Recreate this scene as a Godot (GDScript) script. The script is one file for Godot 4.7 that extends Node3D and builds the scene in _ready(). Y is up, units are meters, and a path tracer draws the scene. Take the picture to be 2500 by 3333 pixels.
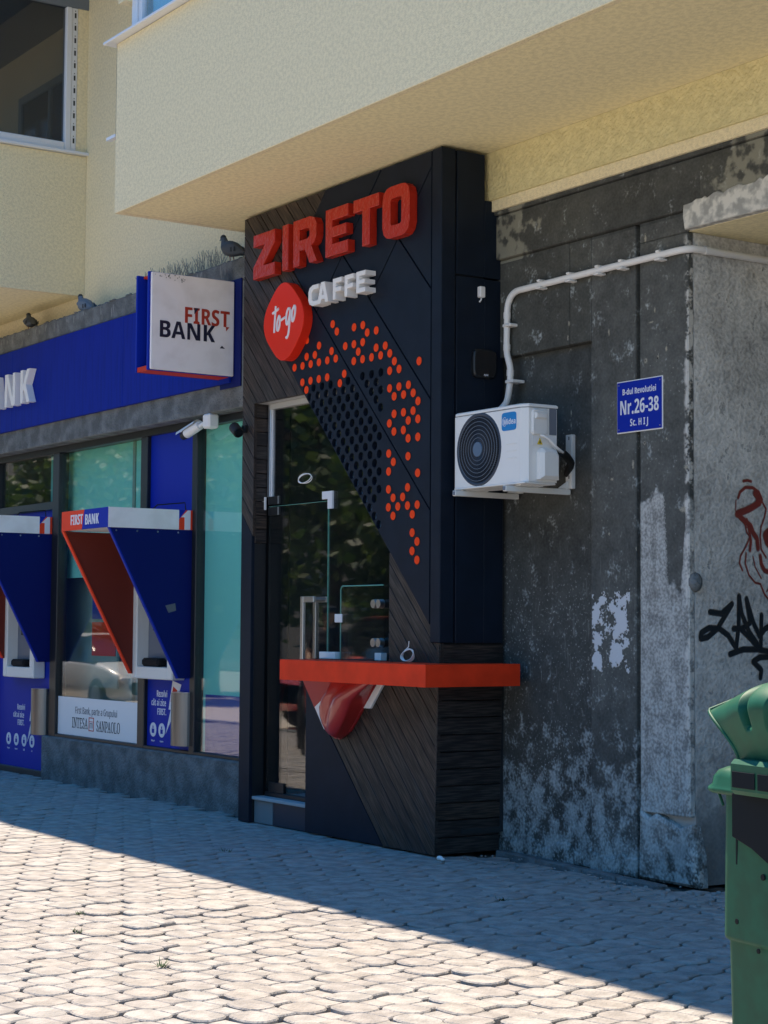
extends Node3D

const K := 1.047
const SHIFT := Vector3(0.076, 0, 0.065)
var M := {}
var where := {}
var used := {}
var rng := RandomNumberGenerator.new()


class MB:
	var v := PackedVector3Array()
	var n := PackedVector3Array()
	var uv := PackedVector2Array()
	var uvf: Callable

	func tri(a: Vector3, b: Vector3, c: Vector3, na: Vector3, nb: Vector3, nc: Vector3) -> void:
		if (b - a).cross(c - a).dot(na + nb + nc) > 0.0:
			var t := b
			b = c
			c = t
			t = nb
			nb = nc
			nc = t
		v.append(a)
		v.append(b)
		v.append(c)
		n.append(na)
		n.append(nb)
		n.append(nc)
		if uvf.is_valid():
			uv.append(uvf.call(a))
			uv.append(uvf.call(b))
			uv.append(uvf.call(c))

	func flat(a: Vector3, b: Vector3, c: Vector3, hint: Vector3) -> void:
		var k := (b - a).cross(c - a)
		if k.length_squared() < 1e-16:
			return
		k = k.normalized()
		if k.dot(hint) < 0.0:
			k = -k
		tri(a, b, c, k, k, k)

	func quad(a: Vector3, b: Vector3, c: Vector3, d: Vector3, hint: Vector3) -> void:
		flat(a, b, c, hint)
		flat(a, c, d, hint)

	func box(lo: Vector3, hi: Vector3, bev := 0.0, xf := Transform3D()) -> void:
		var mid := (lo + hi) * 0.5
		var h := (hi - lo) * 0.5
		bev = minf(bev, minf(h.x, minf(h.y, h.z)) * 0.9)
		var p := func(sx: int, sy: int, sz: int, ax: int) -> Vector3:
			var q := Vector3(sx * h.x, sy * h.y, sz * h.z)
			for i in 3:
				if i != ax:
					q[i] -= signf(q[i]) * bev
			return xf * (mid + q)
		var c := xf * mid
		for ax in 3:
			for s in [-1, 1]:
				var q := []
				for t in [[-1, -1], [1, -1], [1, 1], [-1, 1]]:
					var sg := [0, 0, 0]
					sg[ax] = s
					sg[(ax + 1) % 3] = t[0]
					sg[(ax + 2) % 3] = t[1]
					q.append(p.call(sg[0], sg[1], sg[2], ax))
				quad(q[0], q[1], q[2], q[3], q[0] + q[2] - c * 2.0)
		if bev > 0.0:
			for ax in 3:
				var a2 := (ax + 1) % 3
				var a3 := (ax + 2) % 3
				for s in [-1, 1]:
					for t in [-1, 1]:
						var sg := [0, 0, 0]
						sg[ax] = -1
						sg[a2] = s
						sg[a3] = t
						var sh := sg.duplicate()
						sh[ax] = 1
						var q0: Vector3 = p.call(sg[0], sg[1], sg[2], a2)
						var q1: Vector3 = p.call(sh[0], sh[1], sh[2], a2)
						var q2: Vector3 = p.call(sh[0], sh[1], sh[2], a3)
						var q3: Vector3 = p.call(sg[0], sg[1], sg[2], a3)
						quad(q0, q1, q2, q3, q0 + q2 - c * 2.0)
			for sx in [-1, 1]:
				for sy in [-1, 1]:
					for sz in [-1, 1]:
						var q0: Vector3 = p.call(sx, sy, sz, 0)
						flat(q0, p.call(sx, sy, sz, 1), p.call(sx, sy, sz, 2), q0 - c)

	# a polygon in local xy pushed from z0 to z1; skip(a, b) leaves out a side
	func prism(poly: PackedVector2Array, z0: float, z1: float, xf := Transform3D(), bev := 0.0, skip = null) -> void:
		if poly.size() < 3:
			return
		var area := 0.0
		for i in poly.size():
			area += poly[i].cross(poly[(i + 1) % poly.size()])
		if absf(area) < 1e-7:
			return
		if area < 0.0:
			poly = poly.duplicate()
			poly.reverse()
		var m := poly.size()
		var ins := poly.duplicate()
		if bev > 0.0:
			for i in m:
				var d0 := (poly[i] - poly[(i + m - 1) % m]).normalized()
				var d1 := (poly[(i + 1) % m] - poly[i]).normalized()
				var n0 := Vector2(-d0.y, d0.x)
				var n1 := Vector2(-d1.y, d1.x)
				var bi := (n0 + n1)
				ins[i] = poly[i] + bi * (bev / maxf(0.35, 1.0 + n0.dot(n1)))
		var idx := Geometry2D.triangulate_polygon(ins)
		var up := xf.basis.z
		for i in range(0, idx.size(), 3):
			var a := ins[idx[i]]
			var b := ins[idx[i + 1]]
			var c := ins[idx[i + 2]]
			flat(xf * Vector3(a.x, a.y, z1), xf * Vector3(b.x, b.y, z1), xf * Vector3(c.x, c.y, z1), up)
			flat(xf * Vector3(a.x, a.y, z0), xf * Vector3(b.x, b.y, z0), xf * Vector3(c.x, c.y, z0), -up)
		for i in m:
			var a := poly[i]
			var b := poly[(i + 1) % m]
			if skip != null and skip.call(a, b):
				continue
			var d := (b - a).normalized()
			var out := xf.basis * Vector3(d.y, -d.x, 0)
			quad(xf * Vector3(a.x, a.y, z0), xf * Vector3(b.x, b.y, z0), xf * Vector3(b.x, b.y, z1 - bev), xf * Vector3(a.x, a.y, z1 - bev), out)
			if bev > 0.0:
				var ia := ins[i]
				var ib := ins[(i + 1) % m]
				quad(xf * Vector3(a.x, a.y, z1 - bev), xf * Vector3(b.x, b.y, z1 - bev), xf * Vector3(ib.x, ib.y, z1), xf * Vector3(ia.x, ia.y, z1), out + up)

	func tube(pts: Array, r: float, sides := 8, closed := false) -> void:
		var m := pts.size()
		var rings := []
		var nrm := []
		var ref := Vector3.UP
		for i in m:
			var a: Vector3 = pts[(i + m - 1) % m] if closed or i > 0 else pts[i]
			var b: Vector3 = pts[(i + 1) % m] if closed or i < m - 1 else pts[i]
			var t := (b - a).normalized()
			if i == 0:
				ref = Vector3.UP if absf(t.y) < 0.9 else Vector3.RIGHT
			var s := t.cross(ref).normalized()
			ref = s.cross(t).normalized()
			var ring := []
			var rn := []
			for k in sides:
				var an := TAU * k / sides
				var o := s * cos(an) + ref * sin(an)
				rn.append(o)
				ring.append(pts[i] + o * r)
			rings.append(ring)
			nrm.append(rn)
		for i in (m if closed else m - 1):
			var j := (i + 1) % m
			for k in sides:
				var l := (k + 1) % sides
				tri(rings[i][k], rings[j][k], rings[j][l], nrm[i][k], nrm[j][k], nrm[j][l])
				tri(rings[i][k], rings[j][l], rings[i][l], nrm[i][k], nrm[j][l], nrm[i][l])
		if not closed:
			for e in [0, m - 1]:
				var d: Vector3 = (pts[0] - pts[1]) if e == 0 else (pts[m - 1] - pts[m - 2])
				for k in range(1, sides - 1):
					flat(rings[e][0], rings[e][k], rings[e][k + 1], d)

	# profile of (radius, height) turned about local y
	func lathe(prof: Array, xf := Transform3D(), seg := 24, smooth := true) -> void:
		for i in prof.size() - 1:
			var a: Vector2 = prof[i]
			var b: Vector2 = prof[i + 1]
			var d := b - a
			var nn := Vector2(d.y, -d.x).normalized()
			for k in seg:
				var t0 := TAU * k / seg
				var t1 := TAU * (k + 1) / seg
				var c0 := Vector3(cos(t0), 0, sin(t0))
				var c1 := Vector3(cos(t1), 0, sin(t1))
				var n0 := (xf.basis * (c0 * nn.x + Vector3.UP * nn.y)).normalized()
				var n1 := (xf.basis * (c1 * nn.x + Vector3.UP * nn.y)).normalized()
				if not smooth:
					n0 = (n0 + n1).normalized()
					n1 = n0
				var p0 := xf * (c0 * a.x + Vector3.UP * a.y)
				var p1 := xf * (c1 * a.x + Vector3.UP * a.y)
				var p2 := xf * (c1 * b.x + Vector3.UP * b.y)
				var p3 := xf * (c0 * b.x + Vector3.UP * b.y)
				if a.x > 1e-6:
					tri(p0, p1, p2, n0, n1, n1)
				if b.x > 1e-6:
					tri(p0, p2, p3, n0, n1, n0)

	func cyl(a: Vector3, b: Vector3, r0: float, r1: float, seg := 16) -> void:
		var y := (b - a)
		var l := y.length()
		y /= l
		var x := y.cross(Vector3.UP if absf(y.y) < 0.9 else Vector3.RIGHT).normalized()
		var z := x.cross(y)
		lathe([Vector2(0, 0), Vector2(r0, 0), Vector2(r1, l), Vector2(0, l)], Transform3D(Basis(x, y, z), a), seg)

	# rows of points, smooth; sgn turns the normals over
	func grid(rows: Array, sgn := 1.0, wrap := false) -> void:
		var m := rows.size()
		var w: int = rows[0].size()
		var nr := []
		for i in m:
			var line := []
			for j in w:
				var j0 := (j + w - 1) % w if wrap else maxi(j - 1, 0)
				var j1 := (j + 1) % w if wrap else mini(j + 1, w - 1)
				var du: Vector3 = rows[mini(i + 1, m - 1)][j] - rows[maxi(i - 1, 0)][j]
				var dv: Vector3 = rows[i][j1] - rows[i][j0]
				line.append((du.cross(dv) * sgn).normalized())
			nr.append(line)
		for i in m - 1:
			for j in (w if wrap else w - 1):
				var k := (j + 1) % w
				tri(rows[i][j], rows[i + 1][j], rows[i + 1][k], nr[i][j], nr[i + 1][j], nr[i + 1][k])
				tri(rows[i][j], rows[i + 1][k], rows[i][k], nr[i][j], nr[i + 1][k], nr[i][k])

	func blob(c: Vector3, r: Vector3, seg := 10, rings := 7) -> void:
		var rows := []
		for i in rings + 1:
			var a := PI * i / rings
			var line := []
			for k in seg:
				var t := TAU * k / seg
				line.append(c + Vector3(sin(a) * cos(t) * r.x, cos(a) * r.y, sin(a) * sin(t) * r.z))
			rows.append(line)
		for i in rings:
			for k in seg:
				var l := (k + 1) % seg
				var q := [rows[i][k], rows[i + 1][k], rows[i + 1][l], rows[i][l]]
				var nn := []
				for p in q:
					nn.append(((p - c) / (r * r)).normalized())
				tri(q[0], q[1], q[2], nn[0], nn[1], nn[2])
				tri(q[0], q[2], q[3], nn[0], nn[2], nn[3])

	func mesh(shift := Vector3.ZERO) -> ArrayMesh:
		var a := []
		a.resize(Mesh.ARRAY_MAX)
		var w := v.duplicate()
		if shift != Vector3.ZERO:
			for i in w.size():
				w[i] -= shift
		a[Mesh.ARRAY_VERTEX] = w
		a[Mesh.ARRAY_NORMAL] = n
		if uv.size() == v.size():
			a[Mesh.ARRAY_TEX_UV] = uv
		var am := ArrayMesh.new()
		am.add_surface_from_arrays(Mesh.PRIMITIVE_TRIANGLES, a)
		return am

	func middle() -> Vector3:
		var lo := v[0]
		var hi := v[0]
		for p in v:
			lo = lo.min(p)
			hi = hi.max(p)
		return (lo + hi) * 0.5


func lin(r: float, g: float, b: float) -> Color:
	return Color(r, g, b).linear_to_srgb()


func free_name(called: String) -> String:
	var k: int = used.get(called, 0)
	used[called] = k + 1
	return called if k == 0 else "%s_%03d" % [called, k]


func thing(called: String, label: String, category: String, at := Vector3.ZERO, group := "") -> Node3D:
	var o := Node3D.new()
	o.name = free_name(called)
	add_child(o)
	o.position = at
	where[o] = at
	o.set_meta("label", label)
	o.set_meta("category", category)
	if group:
		o.set_meta("group", group)
	return o


func part(called: String, mb: MB, mat: Material, parent: Node, label := "") -> MeshInstance3D:
	var o := MeshInstance3D.new()
	o.name = called
	var c := mb.middle()
	o.mesh = mb.mesh(c)
	o.material_override = null
	o.mesh.surface_set_material(0, mat)
	parent.add_child(o, true)
	o.position = c - (where[parent] if where.has(parent) else Vector3.ZERO)
	where[o] = c
	if label:
		o.set_meta("label", label)
	return o


func solo(called: String, mb: MB, mat: Material, label: String, category: String, group := "") -> MeshInstance3D:
	var o := part(free_name(called), mb, mat, self, label)
	o.set_meta("category", category)
	if group:
		o.set_meta("group", group)
	return o


func bx(called: String, lo: Vector3, hi: Vector3, mat: Material, parent: Node, bev := 0.0) -> MeshInstance3D:
	var mb := MB.new()
	mb.box(lo, hi, bev)
	return part(called, mb, mat, parent)


func copy(o: Node3D, at: Vector3, label: String, group := "") -> Node3D:
	var c: Node3D = o.duplicate()
	c.name = free_name(String(o.name).rstrip("0123456789").rstrip("_"))
	add_child(c)
	c.position = at
	c.set_meta("label", label)
	if group:
		c.set_meta("group", group)
	return c


var fonts := {}

func font(which: String, bold: bool) -> Font:
	var k := which + str(bold)
	if not fonts.has(k):
		var f := SystemFont.new()
		f.font_names = PackedStringArray([which])
		f.font_weight = 700 if bold else 400
		fonts[k] = f
	return fonts[k]


# lettering: cap height h, centred on p, facing local +z of b; wide stretches it sideways
func text(called: String, s: String, h: float, depth: float, mat: Material, parent: Node, p: Vector3, b := Basis(), bold := true, wide := 1.0, face := "Droid Sans") -> MeshInstance3D:
	var t := TextMesh.new()
	t.text = s
	t.font = font(face, bold)
	t.font_size = 64
	t.pixel_size = h / (0.714 * 64.0)
	t.depth = depth
	t.material = mat
	var o := MeshInstance3D.new()
	o.name = called
	o.mesh = t
	parent.add_child(o, true)
	o.transform = Transform3D(b * Basis.from_scale(Vector3(wide, 1, 1)), p - (where[parent] if where.has(parent) else Vector3.ZERO))
	where[o] = p
	return o


func noise_tex(freq: float, octaves: int, lo: Color, hi: Color, sd: int, p0 := 0.0, p1 := 1.0, normal := 0.0, kind := FastNoiseLite.TYPE_SIMPLEX_SMOOTH, size := 512) -> NoiseTexture2D:
	var f := FastNoiseLite.new()
	f.seed = sd
	f.noise_type = kind
	f.frequency = freq
	f.fractal_octaves = octaves
	f.fractal_type = FastNoiseLite.FRACTAL_FBM if octaves > 1 else FastNoiseLite.FRACTAL_NONE
	var t := NoiseTexture2D.new()
	t.width = size
	t.height = size
	t.seamless = true
	t.noise = f
	if normal > 0.0:
		t.as_normal_map = true
		t.bump_strength = normal
	else:
		var g := Gradient.new()
		g.offsets = PackedFloat32Array([p0, p1])
		g.colors = PackedColorArray([lo, hi])
		t.color_ramp = g
	return t


func mat(key: String, c: Color, rough := 0.6, metal := 0.0) -> StandardMaterial3D:
	if M.has(key):
		return M[key]
	var m := StandardMaterial3D.new()
	m.resource_name = key
	m.albedo_color = c
	m.roughness = rough
	m.metallic = metal
	M[key] = m
	return m


func tri_planar(m: StandardMaterial3D, sc: Vector3, world := true) -> StandardMaterial3D:
	m.uv1_triplanar = true
	m.uv1_world_triplanar = world
	m.uv1_scale = sc
	return m


func pane_mat(key: String, c: Color, alpha: float) -> StandardMaterial3D:
	var m := mat(key, Color(c, alpha), 0.02)
	m.transparency = BaseMaterial3D.TRANSPARENCY_ALPHA
	m.metallic_specular = 0.5
	return m


func make_materials() -> void:
	var white := Color.WHITE
	var spec := noise_tex(0.02, 5, Color(0.92, 0.92, 0.92), white, 3, 0.25, 0.75)
	var dirt := noise_tex(0.035, 6, Color(0.94, 0.94, 0.935), white, 4, 0.25, 0.7)
	var plaster_n := noise_tex(0.09, 4, white, white, 5, 0, 1, 5.0)
	var rough_n := noise_tex(0.03, 5, white, white, 6, 0, 1, 9.0)
	var fine_n := noise_tex(0.12, 3, white, white, 7, 0, 1, 3.0)
	var m: StandardMaterial3D
	# cream render
	m = mat("cream_render", lin(0.88, 0.765, 0.49), 0.95)
	m.albedo_texture = dirt
	m.normal_enabled = true
	m.normal_texture = plaster_n
	m.normal_scale = 0.6
	tri_planar(m, Vector3(1.6, 1.6, 1.6))
	m = mat("cream_soffit", lin(0.92, 0.81, 0.49), 0.95)
	m.albedo_texture = dirt
	m.normal_enabled = true
	m.normal_texture = plaster_n
	m.normal_scale = 0.16
	tri_planar(m, Vector3(1.1, 1.1, 1.1))
	m = mat("beam_paint", lin(0.74, 0.65, 0.34), 0.95)
	m.albedo_texture = dirt
	m.normal_enabled = true
	m.normal_texture = plaster_n
	m.normal_scale = 0.6
	tri_planar(m, Vector3(0.6, 0.6, 0.6))
	# concrete and plinth
	m = mat("grey_concrete", lin(0.19, 0.205, 0.205), 0.95)
	m.albedo_texture = noise_tex(0.012, 6, Color(0.78, 0.78, 0.78), white, 8, 0.25, 0.75)
	m.normal_enabled = true
	m.normal_texture = plaster_n
	m.normal_scale = 0.9
	tri_planar(m, Vector3(0.7, 0.7, 0.7))
	m = mat("dark_concrete", lin(0.10, 0.105, 0.10), 0.95)
	m.albedo_texture = noise_tex(0.012, 6, Color(0.78, 0.78, 0.78), white, 9, 0.25, 0.75)
	m.normal_enabled = true
	m.normal_texture = plaster_n
	m.normal_scale = 0.8
	tri_planar(m, Vector3(0.8, 0.8, 0.8))
	m = mat("soil", lin(0.045, 0.042, 0.036), 1.0)
	m.albedo_texture = noise_tex(0.05, 5, Color(0.4, 0.4, 0.4), white, 10, 0.2, 0.8)
	m.normal_enabled = true
	m.normal_texture = rough_n
	tri_planar(m, Vector3(1.5, 1.5, 1.5))
	m = mat("sand", lin(0.13, 0.12, 0.10), 1.0)
	m.albedo_texture = noise_tex(0.02, 5, Color(0.5, 0.5, 0.5), white, 11, 0.25, 0.75)
	tri_planar(m, Vector3(1.0, 1.0, 1.0))
	m = mat("asphalt", lin(0.28, 0.27, 0.25), 0.95)
	m.albedo_texture = spec
	tri_planar(m, Vector3(0.5, 0.5, 0.5))
	for i in 5:
		var t: float = [0.375, 0.365, 0.385, 0.35, 0.37][i]
		m = mat("paver%d" % i, lin(t, t * [0.94, 0.93, 0.95, 0.93, 0.92][i], t * [0.87, 0.85, 0.88, 0.86, 0.83][i]), 0.95)
		m.albedo_texture = noise_tex(0.02, 6, Color(0.86, 0.86, 0.86), white, 20 + i, 0.25, 0.7) if i == 0 else M["paver0"].albedo_texture
		m.normal_enabled = true
		m.normal_texture = fine_n
		m.normal_scale = 0.7
		tri_planar(m, Vector3(0.7, 0.7, 0.7))
	m = mat("paver_many", Color.WHITE, 0.95)
	m.vertex_color_use_as_albedo = true
	m.albedo_texture = M["paver0"].albedo_texture
	tri_planar(m, Vector3(0.7, 0.7, 0.7))
	# wood, grain along local x
	var grain := noise_tex(0.02, 5, Color(0.42, 0.40, 0.40), white, 30, 0.28, 0.72)
	var grain_n := noise_tex(0.03, 4, white, white, 31, 0, 1, 2.0)
	for i in 4:
		m = mat("wood%d" % i, [lin(0.058, 0.040, 0.032), lin(0.046, 0.034, 0.029), lin(0.072, 0.049, 0.035), lin(0.052, 0.042, 0.036)][i], 0.55)
		m.albedo_texture = grain
		m.normal_enabled = true
		m.normal_texture = grain_n
		m.normal_scale = 0.3
		tri_planar(m, Vector3(0.35, 6.0, 6.0), false)
		m.uv1_offset = Vector3(0.13 * i, 0.31 * i, 0.7 * i)
	# sheet metal
	m = mat("navy_sheet", lin(0.009, 0.0155, 0.028), 0.5)
	m.albedo_texture = spec
	m.metallic_specular = 0.28
	tri_planar(m, Vector3(0.4, 0.4, 0.4))
	mat("groove_black", lin(0.004, 0.004, 0.005), 0.9)
	mat("black_metal", lin(0.010, 0.011, 0.013), 0.45)
	m = mat("letter_red", lin(0.46, 0.026, 0.012), 0.3)
	m.metallic_specular = 0.3
	m.normal_enabled = true
	m.normal_texture = noise_tex(0.02, 3, white, white, 33, 0, 1, 6.0)
	m.normal_scale = 0.9
	m.clearcoat_enabled = true
	m.clearcoat = 0.3
	m.clearcoat_roughness = 0.1
	tri_planar(m, Vector3(1.6, 1.6, 1.6))
	mat("sign_red", lin(0.78, 0.030, 0.012), 0.4).metallic_specular = 0.3
	mat("dot_red", lin(0.92, 0.07, 0.014), 0.6).metallic_specular = 0.2
	m = mat("counter_red", lin(0.88, 0.052, 0.014), 0.5)
	m.metallic_specular = 0.25
	m.albedo_texture = spec
	tri_planar(m, Vector3(0.3, 0.3, 0.3))
	m = mat("tongue_red", lin(0.42, 0.016, 0.012), 0.12)
	m.clearcoat_enabled = true
	m.clearcoat = 1.0
	mat("white_plastic", lin(0.84, 0.83, 0.81), 0.4)
	mat("white_paint", lin(0.86, 0.85, 0.83), 0.5)
	m = mat("white_sign", lin(0.90, 0.86, 0.85), 0.45)
	m.albedo_texture = noise_tex(0.008, 5, Color(0.96, 0.955, 0.95), white, 35, 0.2, 0.6)
	tri_planar(m, Vector3(0.8, 0.8, 0.8))
	mat("white_frame", lin(0.72, 0.74, 0.76), 0.35)
	m = mat("soffit_sheet", lin(0.45, 0.46, 0.45), 0.35)
	mat("aluminium", lin(0.55, 0.58, 0.62), 0.3, 0.85)
	mat("steel", lin(0.55, 0.55, 0.55), 0.32, 1.0)
	m = mat("brushed_steel", lin(0.20, 0.20, 0.20), 0.42, 0.9)
	m.roughness_texture = noise_tex(0.02, 4, Color(0.6, 0.6, 0.6), white, 36)
	tri_planar(m, Vector3(7.0, 0.35, 7.0), false)
	m = mat("blue_sheet", lin(0.004, 0.022, 0.29), 0.6)
	m.metallic_specular = 0.2
	m.albedo_texture = noise_tex(0.012, 5, Color(0.93, 0.93, 0.93), white, 38, 0.2, 0.6)
	tri_planar(m, Vector3(2.5, 0.25, 2.5))
	mat("blue_panel", lin(0.006, 0.026, 0.35), 0.5).metallic_specular = 0.25
	mat("blue_dark", lin(0.003, 0.010, 0.11), 0.55).metallic_specular = 0.25
	mat("bank_red", lin(0.55, 0.040, 0.018), 0.5).metallic_specular = 0.25
	mat("bank_red_bright", lin(0.80, 0.060, 0.022), 0.5).metallic_specular = 0.25
	mat("ink_navy", lin(0.008, 0.010, 0.035), 0.5)
	mat("ink_red", lin(0.42, 0.035, 0.015), 0.5)
	mat("ink_grey", lin(0.12, 0.13, 0.15), 0.6)
	mat("ink_black", lin(0.012, 0.02, 0.02), 0.6)
	mat("ink_white", lin(0.75, 0.76, 0.8), 0.5)
	mat("frame_dark", lin(0.012, 0.014, 0.016), 0.4)
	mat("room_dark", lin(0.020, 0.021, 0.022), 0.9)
	mat("room_grey", lin(0.11, 0.11, 0.10), 0.9)
	mat("film_teal", lin(0.22, 0.80, 0.68), 0.7)
	mat("film_teal_dark", lin(0.20, 0.36, 0.31), 0.7)
	mat("poster_blue", lin(0.02, 0.06, 0.35), 0.5)
	pane_mat("pane", Color(0.10, 0.16, 0.16), 0.06)
	pane_mat("pane_tinted", Color(0.05, 0.16, 0.16), 0.16)
	pane_mat("pane_dark", Color(0.05, 0.13, 0.18), 0.5)
	mat("glass_edge", lin(0.10, 0.30, 0.24), 0.2)
	mat("ac_white", lin(0.84, 0.83, 0.79), 0.45)
	mat("ac_grille", lin(0.035, 0.05, 0.075), 0.5)
	mat("ac_hub", lin(0.10, 0.16, 0.24), 0.5)
	mat("sky_label", lin(0.01, 0.22, 0.55), 0.4)
	mat("label_grey", lin(0.16, 0.18, 0.22), 0.6)
	mat("yellow", lin(0.75, 0.55, 0.03), 0.5)
	mat("bracket_white", lin(0.76, 0.76, 0.72), 0.45)
	mat("pipe_white", lin(0.80, 0.79, 0.76), 0.5)
	mat("cable_black", lin(0.01, 0.01, 0.01), 0.6)
	m = mat("bin_green", lin(0.014, 0.105, 0.058), 0.5)
	m.metallic_specular = 0.35
	m.albedo_texture = noise_tex(0.015, 5, Color(0.88, 0.88, 0.88), white, 40, 0.25, 0.7)
	m.roughness_texture = m.albedo_texture
	tri_planar(m, Vector3(1.2, 1.2, 1.2))
	mat("bin_dark", lin(0.010, 0.014, 0.018), 0.6).metallic_specular = 0.2
	mat("bin_red", lin(0.5, 0.03, 0.03), 0.5)
	mat("pigeon_grey", lin(0.06, 0.075, 0.095), 0.7)
	mat("pigeon_dark", lin(0.018, 0.022, 0.028), 0.7)
	mat("pigeon_pale", lin(0.13, 0.17, 0.22), 0.7)
	mat("pigeon_leg", lin(0.25, 0.05, 0.04), 0.7)
	mat("wire", lin(0.25, 0.26, 0.25), 0.4, 0.6)
	m = mat("leaf", lin(0.028, 0.055, 0.014), 0.6)
	m.backlight_enabled = true
	m.backlight = lin(0.04, 0.08, 0.01)
	m = mat("leaf_light", lin(0.06, 0.095, 0.022), 0.6)
	m.backlight_enabled = true
	m.backlight = lin(0.08, 0.13, 0.02)
	mat("bark", lin(0.08, 0.065, 0.05), 0.95)
	mat("tyre", lin(0.012, 0.012, 0.012), 0.9)
	mat("car_glass", lin(0.01, 0.012, 0.014), 0.05)
	m = mat("car_dark", lin(0.012, 0.013, 0.016), 0.2)
	m.clearcoat_enabled = true
	m = mat("car_white", lin(0.62, 0.62, 0.62), 0.25)
	m.clearcoat_enabled = true
	m = mat("car_red", lin(0.50, 0.02, 0.015), 0.22)
	m.clearcoat_enabled = true
	mat("rubble", lin(0.30, 0.30, 0.29), 0.95)
	mat("weed", lin(0.03, 0.07, 0.02), 0.8)


func _ready() -> void:
	rng.seed = 41
	# ---- camera
	var cam := Camera3D.new()
	cam.name = "camera"
	cam.fov = 31.51
	cam.near = 0.1
	cam.far = 1200.0
	add_child(cam)
	cam.transform = Transform3D(Basis(Vector3(0.55641466, 0.0066925, -0.83087781), Vector3(0.04845748, 0.99800426, 0.04048922), Vector3(0.82949057, -0.06279105, 0.55497989)).orthonormalized(), Vector3(9.70557, 1.5, 6.91169))
	cam.current = true
	# ---- sky and sun
	var sky := ProceduralSkyMaterial.new()
	sky.sky_top_color = Color(0.13, 0.51, 0.82)
	sky.sky_horizon_color = Color(0.72, 0.86, 0.92)
	sky.sky_curve = 0.16
	sky.ground_bottom_color = Color(0.25, 0.24, 0.22)
	sky.ground_horizon_color = Color(0.45, 0.45, 0.43)
	sky.sun_angle_max = 12.0
	var env := Environment.new()
	env.background_mode = Environment.BG_SKY
	env.sky = Sky.new()
	env.sky.sky_material = sky
	env.background_energy_multiplier = 0.78
	env.tonemap_mode = Environment.TONE_MAPPER_LINEAR
	env.tonemap_exposure = 2.05
	env.sdfgi_enabled = true
	env.ssao_enabled = true
	env.ssil_enabled = true
	var we := WorldEnvironment.new()
	we.name = "world"
	we.environment = env
	add_child(we)
	var sun := DirectionalLight3D.new()
	sun.name = "sun"
	sun.light_energy = 1.6
	sun.light_color = Color(1.0, 0.93, 0.84)
	sun.light_angular_distance = 0.5
	sun.shadow_enabled = true
	add_child(sun)
	var el := deg_to_rad(62.0)
	var to_sun := Vector3(-0.985 * cos(el), sin(el), -0.17 * cos(el))
	sun.look_at_from_position(to_sun * 50.0, Vector3.ZERO)
	make_materials()
	build_ground()
	build_building()
	build_stone_wall()
	build_bank()
	build_cafe()
	build_street_objects()
	build_beyond()


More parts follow.
